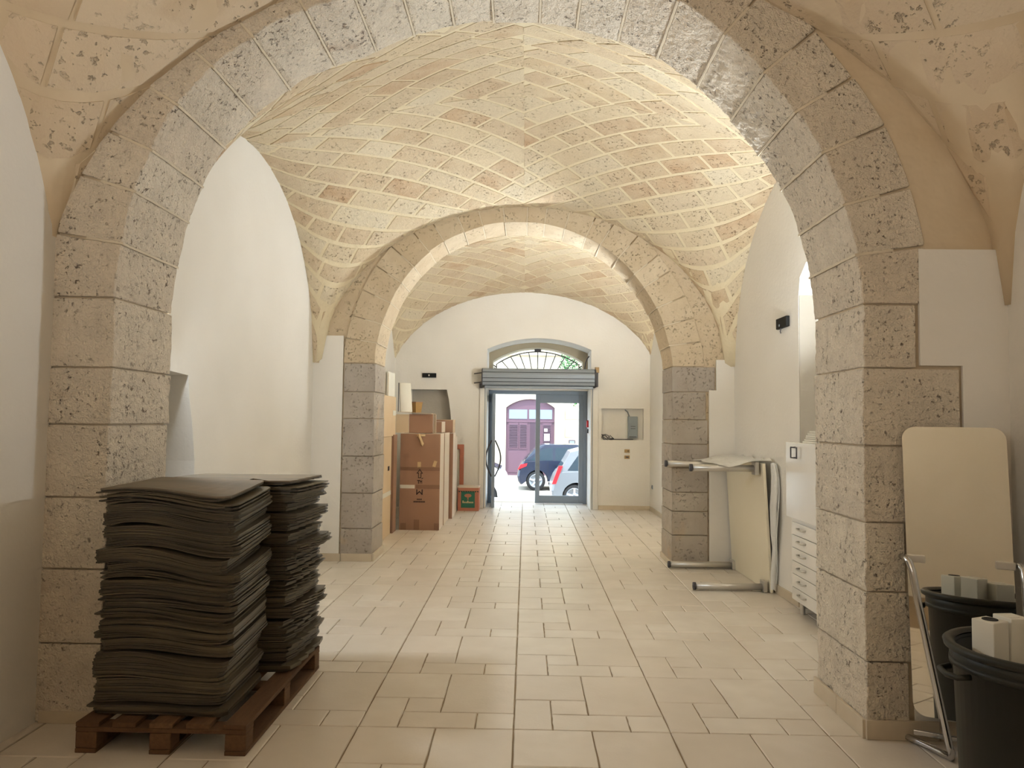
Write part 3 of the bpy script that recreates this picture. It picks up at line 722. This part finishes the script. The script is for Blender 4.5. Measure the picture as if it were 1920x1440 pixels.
# white boards and sheet on D
for k in range(5):
    x = -1.96 + .035 * k
    t = empty('white_board', (x, 6.2, 1.9), 'thin white board in the upright row on the pale cartons, %s from the left' % ('first', 'second', 'third', 'fourth', 'fifth')[k], 'board', 'white boards on the cartons')
    box('board', PAPER, t, x - .012, x + .012, 5.95, 6.45, 1.893, 2.20 + .004 * k); box('edge_band', CARDL, t, x + .0122, x + .0135, 5.952, 5.972, 1.893, 2.20)
t = empty('curved_white_sheet', (-1.73, 6.95, 1.69), 'large curled white sheet standing beside the upright boards', 'sheet')
mb = MB(); n = 10
pr = [(-1.815 + .16 * k / n + .0, 6.80 + .10 * (k / n) ** 2) for k in range(n + 1)]
vs = [(x + .03 * (1 - h), y, 1.69 + .42 * h) for h in (0, 1) for x, y in pr]; vs2 = [(x, y + .008, z) for x, y, z in vs]
mb.add(vs + vs2, [(k, k + 1, k + n + 2, k + n + 1) for k in range(n)] + [(k + 2 * n + 2, k + 3 * n + 3, k + 3 * n + 4, k + 2 * n + 3) for k in range(n)] + [(k + n + 1, k + n + 2, k + 3 * n + 4, k + 3 * n + 3) for k in range(n)] + [(0, n + 1, 3 * n + 3, 2 * n + 2), (n, 3 * n + 2, 4 * n + 3, 2 * n + 1)])
mb.build('sheet', PAPER, t, True); box('dark_edge', IRON, t, -1.818, -1.808, 6.79, 6.80, 1.69, 2.11)
t = empty('small_basket', (-1.575, 6.98, 1.685), 'small tapered brown paper basket on the open carton flap', 'basket')
MB().lathe((-1.575, 6.98, 1.682), [(.0, 0), (.068, 0), (.088, .145), (.083, .145), (.066, .008), (0, .008)], 4).build('body', mat('brown_paper', '#a98652', .8, var='#8d6c3e', vscale=8), t)
MB().lathe((-1.575, 6.98, 1.682), [(.086, .145), (.094, .150), (.086, .158), (.080, .15)], 4).build('rim', CARD, t)
# green printed fruit carton and the leaning frame
t = empty('fruit_carton', (-.94, 9.1, 0), 'small orange-brown carton with a green printed panel on the floor', 'box')
x0, x1, y0, y1, z1 = -1.128, -.757, 8.97, 9.28, .412
box('body', ORANGE, t, x0, x1, y0, y1, 0, z1, bevel=.003); box('lid', CARDW, t, x0 - .004, x1 + .004, y0 - .004, y1 + .004, z1 - .012, z1 + .012)
def dec(nm, m, a, b, c, d, e=.0015): return box(nm, m, t, x0 + a, x0 + b, y0 - e, y0, c, d)
dec('green_panel', GREENP, .06, .30, .055, .335)
for k in range(9):
    MB().prism([(x0 + .005 + .04 * k, y0 - .002, .345), (x0 + .045 + .04 * k, y0 - .002, .345), (x0 + .035 + .04 * k, y0 - .002, .318)], (0, .0015, 0)).build('leaf_border', DKGREEN, t)
MB().prism([(x0 + .18 + .062 * math.cos(a), y0 - .003, .265 + .032 * math.sin(a)) for a in (2 * PI * k / 18 for k in range(18))], (0, .0012, 0)).build('tree_emblem', ORANGE, t)
MB().prism([(x0 + .165, y0 - .003, .195), (x0 + .195, y0 - .003, .195), (x0 + .187, y0 - .003, .24), (x0 + .173, y0 - .003, .24)], (0, .0012, 0)).build('tree_emblem', ORANGE, t)
for k in range(7): dec('lettering', TAPEY, .085 + .028 * k, .106 + .028 * k, .135, .160 + (.018 if k in (0, 3) else 0), .003)
t = empty('leaning_frame', (-1.14, 9.35, 0), 'orange-brown angled cardboard frame leaning on the street wall behind the fruit carton', 'frame')
box('upright', ORANGE, t, -1.135, -1.06, 9.33, 9.345, .0, 1.14); box('top_piece', ORANGE, t, -1.225, -1.136, 9.33, 9.345, 1.05, 1.14); box('inner_sheet', PAPER, t, -1.23, -1.137, 9.36, 9.37, 0, 1.04)
# ------------------------------------------------------------------ pallet and the stack of dark cardboard
PX0, PX1, PY0, PY1 = -2.05, -1.245, -.36, .86
t = empty('wooden_pallet', (-1.65, .25, 0), 'worn wooden pallet under the stack of dark cardboard', 'pallet')
for k in range(5):
    x = PX0 + (PX1 - PX0 - .11) * k / 4
    MB().box(x, x + .11, PY0, PY1, .120, .142).build('deck_board', WOOD, t, bevel=.003)
for y in (PY0, .19, PY1 - .10):
    MB().box(PX0, PX1, y, y + .10, .098, .119).build('cross_board', WOOD, t, bevel=.003)
    for x in (PX0, -1.70, PX1 - .10):
        MB().box(x, x + .10, y + .002, y + .098, .022, .097).build('block', WOOD, t, bevel=.004)
for x in (PX0, -1.70, PX1 - .10): MB().box(x, x + .10, PY0, PY1, 0, .021).build('runner', WOOD, t, bevel=.003)
rows = [(-.27, .055), (-.262, .018), (-.235, .0), (.0, .0), (.215, .004), (.245, .025), (.252, .10), (.335, .11), (.342, .03), (.355, -.085), (.46, -.115), (.465, -.092), (.58, -.12), (.585, -.096), (.71, -.12), (.715, -.10), (.83, -.118), (.93, -.108)]
rk = random.Random(21)
z = .1425; ns = 0; bun = 0; bi = -1; bc = []; bo = (0, 0); top_z = 1.215; sheets = []
while z < top_z:
    if bun <= 0:
        bi += 1; bc.append(0)
        bun = rk.choice([3, 5, 6, 7, 8, 9]); bo = (rk.uniform(-.042, .022), rk.uniform(-.03, .022), rk.uniform(.5, 1.4)); fo = rk.uniform(-.03, .03)
        z += rk.uniform(.001, .006); tz = rk.uniform(-.012, .012)
    th = rk.uniform(.0065, .0085)
    lone = rk.random() < .06
    sheets.append((z, th, bo[0] + rk.uniform(-.007, .007) + (-.03 if lone else 0), bo[1] + rk.uniform(-.008, .006) - (.012 if lone else 0), bo[2], fo + rk.uniform(-.018, .012), tz, bi, bc[bi])); bc[bi] += 1
    z += th + rk.uniform(.0004, .0014); bun -= 1
def sheet_mesh(z, th, ox, oy, wav, fo, tz, flat):
    nx = 9; X0 = -2.005
    zr = (z - .14) / 1.05; amp = .004 + .022 * zr * (1.6 - zr)
    vs = []
    for lay in (0, 1):
        for (y, ins) in rows:
            for i in range(nx + 1):
                u = i / nx
                xr = -1.365 - ins + (fo if y > .34 else 0) + ox
                xl = X0 + ox * .8 + (.02 if y < -.265 else 0)
                x = xl + (xr - xl) * u
                if i == nx and y < -.2: pass
                fr = max(0, 1 - (y + .27) / .5)
                dz = amp * wav * (math.sin(u * 4.6 + .35) - .25) * fr * 1.1 - amp * .9 * max(0, u - .6) * 2.2 * fr + tz * u * .5
                dz += .012 * zr * math.sin(max(0, y + .1) * 3.0) * (1 - u * .3) - (.0 if y < .34 else .012 * zr)
                vs.append((x, y + oy + (.006 * math.sin(u * 7 + z * 60) if y < -.2 else 0), z + dz + lay * th))
    m = nx + 1; R = len(rows); b = R * m; fs = []
    for j in range(R - 1):
        for i in range(nx):
            a = j * m + i
            fs += [(a, a + m, a + m + 1, a + 1), (b + a, b + a + 1, b + a + m + 1, b + a + m)]
    for j in range(R - 1):
        for i in (0, nx):
            a = j * m + i; fs.append((a, b + a, b + a + m, a + m) if i == 0 else (a, a + m, b + a + m, b + a))
    for i in range(nx):
        fs.append((i, i + 1, b + i + 1, b + i)); a = (R - 1) * m + i; fs.append((a, b + a, b + a + 1, a + 1))
    return MB().add(vs, fs)
ORD = 'first second third fourth fifth sixth seventh eighth ninth tenth eleventh twelfth thirteenth fourteenth fifteenth sixteenth seventeenth eighteenth nineteenth twentieth twenty-first twenty-second twenty-third twenty-fourth twenty-fifth twenty-sixth'.split()
for k, (z, th, ox, oy, wav, fo, tz, b_, q_) in enumerate(sheets):
    last = k == len(sheets) - 1
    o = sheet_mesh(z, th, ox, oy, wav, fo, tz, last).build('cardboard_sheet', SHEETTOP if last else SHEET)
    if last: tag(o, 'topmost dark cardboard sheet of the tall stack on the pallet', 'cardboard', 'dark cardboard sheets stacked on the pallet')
    elif k == 0: tag(o, 'lowest dark cardboard sheet of the stack, lying directly on the pallet', 'cardboard', 'dark cardboard sheets stacked on the pallet')
    else: tag(o, 'dark cardboard sheet, %s from below in the %s bundle up the pallet stack' % (ORD[q_], ORD[b_]), 'cardboard', 'dark cardboard sheets stacked on the pallet')

# ------------------------------------------------------------------ mirror on a chrome stand, bin and rolls
t = empty('standing_mirror', (2.2, -.2, 0), 'tall rounded mirror on a bent chrome tube stand beside the right pier', 'mirror')
def mpt(u, v, d=0):
    """mirror plane: u across 0..1, v up 0..1, leaning back slightly"""
    a = Vector((1.955, -.135, .165)); ux = Vector((.405, -.185, 0)); uv = Vector((0, .075, 1.405))
    n = ux.cross(uv).normalized()
    return a + ux * u + uv * v + n * d
def rr(w, h, r, n=6):
    out = []
    for cx_, cy_, a0 in ((w - r, r, -90), (w - r, h - r, 0), (r, h - r, 90), (r, r, 180)):
        for k in range(n + 1):
            a = math.radians(a0 + 90 * k / n); out.append(((cx_ + r * math.cos(a)) / w, (cy_ + r * math.sin(a)) / h))
    return out
pts = rr(.445, 1.407, .06)
n = len(pts)
flip_tri(MB().add([mpt(u, v, 0) for u, v in pts] + [mpt(u, v, -.012) for u, v in pts], [tuple(range(n, 2 * n))] + [(i, (i + 1) % n, (i + 1) % n + n, i + n) for i in range(n)]).build('backing', GREYP, t))
MB().add([mpt(u, v, .0012) for u, v in pts], [tuple(range(n))]).build('mirror_glass', MIRROR, t)
for s, u in ((-1, 0), (1, 1)):
    c = mpt(u, .535)
    MB().obox(c + Vector((-s * .033, s * .015 - .008, 0)), (.036, -.0165, 0), (.005, .011, 0), (0, 0, .018)).build('clip', STEEL, t, bevel=.003)
    xo = c.x + s * .02; dx = .13 if s < 0 else -.06
    yb0 = c.y
    path = [(xo - s * .01, yb0 + .03, .918), (xo + s * .0, yb0 - .02, .922), (xo + dx * .06, yb0 - .045, .905), (xo + dx * .14, yb0 - .06, .85), (xo + dx * .25, yb0 - .075, .72)]
    for k in range(1, 7): path.append((xo + dx * (.25 + .62 * k / 6), yb0 - .075 - .10 * k / 6, .72 - .64 * k / 6))
    path += [(xo + dx * .92, yb0 - .185, .045), (xo + dx * .95, yb0 - .175, .022), (xo + dx * .85, yb0 - .12, .018), (xo + dx * .5, yb0 + .0, .018), (xo + dx * .1, yb0 + .115, .018)]
    MB().tube(path, .0165, 12).build('leg_tube', CHROME, t, True)
    e = Vector(path[-1]); MB().obox(e + Vector((0, 0, -.008)), (.02, 0, 0), (0, .02, 0), (0, 0, .010)).build('foot', BLACKP, t)
MB().obox((2.17, -.17, .062), (.19, -.087, 0), (.003, .007, 0), (0, 0, .012)).build('cross_bar', CHROME, t, bevel=.003)
BX, BY, BR, BH = 2.045, -.86, .292, .712
t = empty('rubbish_bin', (BX, BY, 0), 'large round black plastic bin holding paper rolls, right of the mirror', 'bin')
MB().lathe((BX, BY, 0), [(0, .0), (.245, .0), (.25, .015), (BR - .022, BH - .07), (BR - .008, BH - .068), (BR - .008, BH - .09), (BR - .018, BH - .095), (BR - .01, BH - .06), (BR - .01, BH - .02), (BR - .028, BH - .02), (.235, .02), (0, .02)], 48).build('body', BLACKP, t, True)
MB().lathe((BX, BY, 0), [(BR - .03, BH - .03), (BR - .008, BH - .035), (BR + .010, BH - .025), (BR + .014, BH - .008), (BR + .004, BH), (BR - .016, BH), (BR - .03, BH - .012)], 48).build('rim', BLACKP, t, True)
for s in (-1, 1):
    hx = BX + s * (BR + .0)
    MB().tube([(hx - s * .01, BY - .07, BH - .10), (hx + s * .035, BY - .06, BH - .105), (hx + s * .045, BY, BH - .11), (hx + s * .035, BY + .06, BH - .105), (hx - s * .01, BY + .07, BH - .10)], .012, 8).build('handle', BLACKP, t, True)
def square_roll(x, y, z0, z1, w, lean, yawd, label, hole=True):
    t = empty('boxed_roll', (x, y, z0), label, 'roll', 'white boxed rolls in the bin')
    M4 = Matrix.Translation((x, y, z0)) @ Matrix.Rotation(math.radians(yawd), 4, 'Z') @ Matrix.Rotation(math.radians(lean[0]), 4, 'X') @ Matrix.Rotation(math.radians(lean[1]), 4, 'Y')
    def tr(mb): mb.v = [tuple(M4 @ Vector(v)) for v in mb.v]; return mb
    h = z1 - z0; tr(MB().box(-w, w, -w, w, 0, h)).build('sleeve', PAPER, t, bevel=.004)
    if hole: tr(MB().lathe((0, 0, 0), [(0, h + .0008), (w * .45, h + .0008), (w * .5, h + .003), (w * .62, h + .003), (w * .64, h - .001)], 20)).build('core_ring', DARK if hole == 1 else PAPER, t)
square_roll(BX - .125, BY + .06, .03, .80, .046, (0, 0), 25, 'square white boxed roll standing at the left in the bin', 1)
square_roll(BX - .03, BY + .10, .03, .805, .046, (0, 1.5), 12, 'square white boxed roll second from the left in the bin', 2)
square_roll(BX + .085, BY + .04, .03, .785, .052, (0, 0), 35, 'wide white boxed roll at the right in the bin', 2)
square_roll(BX + .02, BY - .11, .03, .70, .05, (4, 0), 42, 'short white boxed roll at the front of the bin', 2)

# ------------------------------------------------------------------ white cabinet in the right niche
t = empty('drawer_cabinet', (2.5, 2.1, 0), 'tall white lacquered cabinet with one door over six drawers, against the right wall', 'cabinet')
CY0, CY1 = 1.72, 2.50
box('body', WHITEM, t, 2.315, 2.70, CY0, CY1 - .005, .115, 1.41, bevel=.003)
d = box('door', WHITEM, t, 2.275, 2.313, CY0, CY1 + .005, .795, 1.422, bevel=.003)
hy = 2.19
MB().tube([(2.274, hy + .09, 1.385), (2.235, hy + .09, 1.385), (2.235, hy + .09, 1.30), (2.274, hy + .09, 1.30)], .006, 8).build('handle', IRON, d)
MB().tube([(2.235, hy + .09, 1.385), (2.235, hy - .04, 1.385), (2.235, hy - .04, 1.30), (2.235, hy + .09, 1.30)], .006, 8).build('handle', IRON, d)
zs = [.118, .222, .332, .440, .548, .655, .760]
for k in range(6):
    dr = box('drawer', WHITEM, t, 2.292, 2.313, CY0, CY1 - .07, zs[k] + .002, zs[k + 1] - .003, bevel=.002)
    zc = (zs[k] + zs[k + 1]) / 2 + .012
    MB().tube([(2.293, hy + .07, zc), (2.265, hy + .062, zc), (2.262, hy + .03, zc - .003), (2.262, hy - .03, zc - .003), (2.265, hy - .062, zc), (2.293, hy - .07, zc)], .007, 8).build('handle', STEEL, dr, True)
for y in (CY1 - .12, CY0 + .1):
    for x in (2.36, 2.64): MB().tube([(x, y, 0), (x, y, .116)], .02, 12).build('leg', STEEL, t)
for k in range(6):
    zz = 1.4225 + .017 * k
    o = MB().obox((2.43 + .004 * (k % 3), 2.10 - .012 * k, zz + .0075), (.11, .006 * (k % 2), 0), (.0, .15 - .012 * k, 0), (0, 0, .0075)).build('booklet', PAPER, bevel=.002)
    tag(o, 'white booklet in the pile on the cabinet, %s from the bottom' % ('lowest, first', 'second', 'third', 'fourth', 'fifth', 'topmost, sixth')[k], 'booklet', 'white booklets on the cabinet')

# ------------------------------------------------------------------ table tipped on its side
t = empty('tipped_table', (2.1, 3.7, 0), 'cream table tipped on its long edge with four steel legs pointing out', 'table')
TX0, TX1, TY0, TY1, TZ = 2.325, 2.352, 3.11, 4.28, 1.20
MB().obox(((TX0 + TX1) / 2 - .034, (TY0 + TY1) / 2, TZ / 2 + .002), (.0135, 0, 0), (-.014, (TY1 - TY0) / 2, 0), (-.034, 0, TZ / 2)).build('table_top', CREAM, t, bevel=.004)
for y, zz, xf in ((TY0 + .075, .042, 1.655), (TY1 - .06, .042, 1.62), (TY0 + .10, 1.15, 1.63), (TY1 - .06, 1.13, 1.585)):
    xs_ = TX0 - .01 - .06 * zz
    L = MB().tube([(xs_, y, zz), (xf, y, zz)], .032, 16).build('leg', STEEL, t, True)
    MB().tube([(xf + .005, y, zz), (xf - .018, y, zz)], .036, 16).build('foot', IRON, L, True)
    box('corner_bracket', STEEL, t, xs_ - .03, xs_ + .004, y - .06, y + .06, max(.004, zz - .06), zz + .06, bevel=.003)
# plastic film round it
t = empty('plastic_wrap', (2.38, 3.5, 0), 'crumpled clear plastic film hanging over the tipped table', 'plastic film')
def film(nm, grid):
    mb = MB(); R = len(grid); C = len(grid[0])
    vs = [tuple(rough(p, .014, 6)) for row in grid for p in row]
    vs2 = [(x + .002, y + .001, z + .001) for x, y, z in vs]; b = len(vs)
    fs = [(j * C + i, j * C + i + 1, (j + 1) * C + i + 1, (j + 1) * C + i) for j in range(R - 1) for i in range(C - 1)]
    mb.add(vs + vs2, fs + [tuple(q + b for q in f_)[::-1] for f_ in fs]); mb.build(nm, FILM, t, True)
# over the top edge, draping both legs
g = []
for j in range(16):
    y = 3.12 + (4.26 - 3.12) * j / 15; row = []
    for i in range(12):
        u = i / 11; s = .40 + .12 * math.sin(j * .9)
        x = 2.36 - s * u; zz = 1.232 - .05 * u + .015 * math.sin(j * 1.7 + u * 5)
        row.append((x, y, zz))
    g.append(row)
film('top_drape', g)
g = []
for j in range(10):
    zz = 1.21 - 1.18 * j / 9; row = []
    for i in range(8):
        u = i / 7; bul = .05 * math.sin(j * .6) + .035
        row.append((2.335 + .055 * u + .01 * math.sin(j * 1.3), 3.085 - (bul + .03 * (j / 9)) * math.sin(PI * u) - .0 * u, max(.02, zz + .01 * math.sin(u * 6))))
    g.append(row)
film('end_drape', g)
g = []
for j in range(10):
    zz = 1.20 - 1.10 * j / 9
    g.append([(2.372 + .012 * math.sin(i + j), 3.02 + .12 * i - .05 * math.sin(j * .5), max(.05, zz)) for i in range(7)])
film('back_drape', g)
mb = MB()
t2 = None

# ------------------------------------------------------------------ the street outside
ZS = -.64
tag(MB().box(-14, 14, 11.6, 40, ZS - .3, ZS).build('street', ASPHALT), 'sunlit pale street paving outside the door', kind='structure')
tag(MB().box(-14, 14, 10.72, 11.6, ZS - .3, -.03).build('pavement_step', ASPHALT), 'raised pavement in front of the street door', kind='structure')
YW = 26.0
fo_ = [(-12, ZS), (-.76, ZS)] + [(-.76, 2.12)] + seg_arch(-.76, 1.22, 2.12, 2.47, 14)[1:-1] + [(1.22, 2.12), (1.22, ZS), (12, ZS), (12, 7.5), (-12, 7.5)]
t = empty('opposite_house', (0, YW, ZS), 'cream stone house across the street with arched maroon doorway', 'building')
flip_tri(MB().prism([(x, YW, z_) for x, z_ in fo_], (0, .5, 0)).build('wall', FACADE, t))
box('pilaster', FACADE, t, 1.42, 1.62, YW - .06, YW, ZS, 3.6); box('cornice', FACADE, t, -12, 12, YW - .25, YW, 3.62, 3.80, bevel=.03)
box('string_course', FACADE, t, -12, 12, YW - .12, YW, 4.25, 4.35)
box('plinth', FACADE, t, 1.3, 12, YW - .07, YW, ZS, .2); box('plinth', FACADE, t, -12, -.84, YW - .07, YW, ZS, .2)
for k in range(7):
    for q in range(4):
        xx = 1.65 + .62 * q + (.31 if k % 2 else 0); box('stone_block', FACADE, t, xx, xx + .60, YW - .02, YW, .22 + .36 * k, .22 + .36 * k + .345, bevel=.006)
w_ = box('window', MAROOND, t, 1.80, 2.06, YW - .04, YW + .01, .52, .82); box('pane', PANE, w_, 1.83, 2.03, YW - .045, YW - .04, .55, .79)
D = empty('maroon_gate', (.23, YW + .1, ZS), 'maroon wooden shop gate with louvred shutters under the arch across the street', 'gate')
yd = YW + .10
gp = [(-.76, ZS)] + [(-.76, 2.12)] + seg_arch(-.76, 1.22, 2.12, 2.47, 14)[1:-1] + [(1.22, 2.12), (1.22, ZS)]
flip_tri(MB().prism([(x, yd, z_) for x, z_ in gp], (0, .06, 0)).build('panel', MAROON, D))
for x0, x1 in ((-.64, .10), (.18, .52), (.60, 1.12)):
    box('transom_pane', PANE, D, x0, x1, yd - .015, yd, 1.66, 2.04)
for x0, x1 in ((-.66, -.25), (-.22, .12), (.72, 1.10)):
    fr = box('shutter', MAROON, D, x0, x1, yd - .03, yd, .44, 1.50)
    for k in range(14):
        zz = .53 + .066 * k
        MB().obox(((x0 + x1) / 2, yd - .036, zz), ((x1 - x0) / 2 - .04, 0, 0), (0, .012, -.010), (0, .003, .020)).build('slat', MAROOND, fr)
box('door_leaf', MAROOND, D, .22, .62, yd - .02, yd, ZS, 1.52); box('lower_panel', MAROON, D, -.66, .12, yd - .02, yd, ZS + .12, .36)
box('sign', PAPER, D, .80, .93, yd - .06, yd - .045, 1.15, 1.27); box('sign', PAPER, D, .80, 1.02, yd - .06, yd - .045, .78, 1.06)
box('middle_rail', MAROON, D, -.76, 1.22, yd - .035, yd, 1.52, 1.60)

def car(name, label, x0, yn, L, h, wdt, paint, hatch, flip=1, lamp=True):
    """side-on car, rear at x0, near flank at yn; lofted body with glasshouse, wheels and lamps"""
    t = empty(name, (x0 + flip * L / 2, yn + wdt / 2, ZS), label, 'car')
    X = lambda u: x0 + flip * u
    side = [(0.03, .30), (0, .45), (.03, .62), (.10, .80), (.18, .92), (1.0, .97), (2.4, .95), (2.75, .92), (3.4, .82), (L - .12, .68), (L - .02, .52), (L, .36), (L - .06, .22)]
    wr = .31; ax = [.60, L - .78]
    def archpts(c): return [(c + .37 * math.cos(a), .30 + .37 * math.sin(a)) for a in (PI * k / 10 for k in range(11))]
    low = [(L - .06, .2)] + [p for p in archpts(ax[1]) if p[1] >= .19] + [p for p in archpts(ax[0]) if p[1] >= .19] + [(.10, .2)]
    prof = side + [p for p in low]
    n = len(prof); vs = []; ins = [(.10, .96), (.02, 1.0), (0, 1), (.0, 1), (.02, 1.0), (.10, .96)]
    ysx = [0, .05, .14, wdt - .14, wdt - .05, wdt]; sc = [.965, .99, 1, 1, .99, .965]
    for y, s in zip(ysx, sc):
        cx_, cz_ = L / 2, .5
        vs += [(X(cx_ + (u - cx_) * s), yn + y, ZS + (cz_ + (z_ - cz_) * s if z_ > .4 else z_)) for u, z_ in prof]
    fs = [tuple(range(n))] + [tuple(range(5 * n, 6 * n))] + [(j * n + i, j * n + (i + 1) % n, (j + 1) * n + (i + 1) % n, (j + 1) * n + i) for j in range(5) for i in range(n)]
    flip_tri(MB().add(vs, fs).build('body', paint, t))
    # glasshouse
    gh = [(.20, .90), (hatch, h - .08), (hatch + .28, h), (1.9, h), (2.25, h - .06), (2.95, .90)]
    m_ = len(gh); vs = []
    for y, k in ((.03, 0), (.15, 1), (wdt - .15, 1), (wdt - .03, 0)):
        vs += [(X(u), yn + (y + (.10 if (z_ > 1.0 and y < wdt / 2) else (-.10 if z_ > 1.0 else 0)) if k == 0 else y), ZS + z_ + (.012 if k else 0)) for u, z_ in gh]
    flip_tri(MB().add(vs, [tuple(range(m_)), tuple(range(3 * m_, 4 * m_))] + [(j * m_ + i, j * m_ + (i + 1) % m_, (j + 1) * m_ + (i + 1) % m_, (j + 1) * m_ + i) for j in range(3) for i in range(m_)]).build('cabin', paint, t))
    def sidewin(pts):
        q = []
        for u, z_ in pts:
            k = (z_ - .90) / (h - .90); q.append((X(u), yn + .03 + .10 * k - .004 - .0, ZS + z_))
        return MB().prism(q, (0, .006, 0))
    hb = h - .09
    flip_tri(sidewin([(.42, .96), (hatch + .22, hb - .03), (hatch + .52, hb), (hatch + .52, .96)]).build('side_window', CARGLASS, t))
    flip_tri(sidewin([(hatch + .60, .96), (hatch + .60, hb), (1.86, hb), (1.86, .96)]).build('side_window', CARGLASS, t))
    flip_tri(sidewin([(1.94, .96), (1.94, hb), (2.18, hb - .04), (2.78, .96)]).build('side_window', CARGLASS, t))
    rw = [(X(.235), yn + .2, ZS + .99), (X(.235), yn + wdt - .2, ZS + .99), (X(hatch + .01), yn + wdt - .26, ZS + h - .13), (X(hatch + .01), yn + .26, ZS + h - .13)]
    MB().prism(rw, (-flip * .012, 0, 0)).build('rear_window', CARGLASS, t)
    for c in ax:
        for yy, s in ((yn + .02, -1), (yn + wdt - .20, 1)):
            wh = MB().lathe((X(c), yy, ZS + wr), [(.19, 0), (.27, -.01), (wr, .03), (wr, .15), (.27, .19), (.19, .18)], 24, 'Y').build('wheel', TYRE, t, True)
            if s < 0:
                MB().lathe((X(c), yy, ZS + wr), [(.0, .03), (.05, .02), (.06, .035), (.17, .05), (.19, .0), (.215, -.005), (.2, .03)], 24, 'Y').build('rim', SILVER, wh, True)
                for k in range(5):
                    a = 2 * PI * k / 5 + .3; dx_, dz_ = math.cos(a), math.sin(a)
                    MB().obox((X(c) + dx_ * .12, yy + .012, ZS + wr + dz_ * .12), (dx_ * .08, 0, dz_ * .08), (0, .012, 0), (-dz_ * .022, 0, dx_ * .022)).build('spoke', WHITEC, wh)
    if lamp:
        flip_tri(MB().prism([(X(.02), yn - .008, ZS + .66), (X(.30), yn - .008, ZS + .78), (X(.33), yn - .008, ZS + .87), (X(.11), yn - .008, ZS + .83)], (0, .10, 0)).build('tail_lamp', RED, t))
    elif lamp is not None:
        flip_tri(MB().prism([(X(.03), yn - .006, ZS + .62), (X(.13), yn - .006, ZS + .62), (X(.30), yn - .006, ZS + 1.08), (X(.20), yn - .006, ZS + 1.08)], (0, .10, 0)).build('tail_lamp', RED, t))
    for u in (1.15, 2.2): box('door_handle', paint, t, min(X(u), X(u + .2)), max(X(u), X(u + .2)), yn - .02, yn + .02, ZS + .80, ZS + .83)
    for u in (.98, 1.92): box('door_gap', DARK, t, X(u) - .006, X(u) + .006, yn - .001, yn + .02, ZS + .30, ZS + .92)
    box('sill_trim', TYRE, t, min(X(1.0), X(L - 1.25)), max(X(1.0), X(L - 1.25)), yn - .004, yn + .03, ZS + .2, ZS + .28)
    return t
car('hatchback', 'dark blue hatchback parked on the far side of the street', -.22, 19.55, 3.95, 1.46, 1.68, NAVY, .62)
car('hatchback', 'silver car parked nearer the door, seen through the fixed glass leaf', .70, 14.9, 3.9, 1.50, 1.65, SILVER, .50, lamp=False)
car('hatchback', 'white car at the left of the open door, mostly hidden', -.36, 14.8, 3.9, 1.42, 1.65, WHITEC, .95, flip=-1, lamp=None)
# tree
t = empty('street_tree', (2.5, 21, ZS), 'leafy green tree on the right across the street', 'tree')
MB().tube([(2.9, 21, ZS), (2.85, 21, 1.2), (2.6, 21, 2.6), (2.3, 21, 3.4)], [.14, .11, .08, .04], 10).build('trunk', BARK, t, True)
mb = MB(); rl = random.Random(8)
for k in range(6500):
    while True:
        p = Vector((rl.uniform(-1, 1), rl.uniform(-1, 1), rl.uniform(-1, 1)))
        if p.length < 1: break
    p = Vector((2.15 + p.x * 1.0, 21 + p.y * .9, 3.35 + p.z * 1.5))
    if noise.noise(p * 1.6) < -.08: continue
    a = Vector((rl.uniform(-1, 1), rl.uniform(-1, 1), rl.uniform(-1, 1))).normalized(); b = a.orthogonal().normalized(); s = rl.uniform(.035, .065)
    mb.add([p - a * s, p + b * s * .45, p + a * s, p - b * s * .45], [(0, 1, 2, 3)])
tag(mb.build('foliage', LEAF, t), kind='stuff')
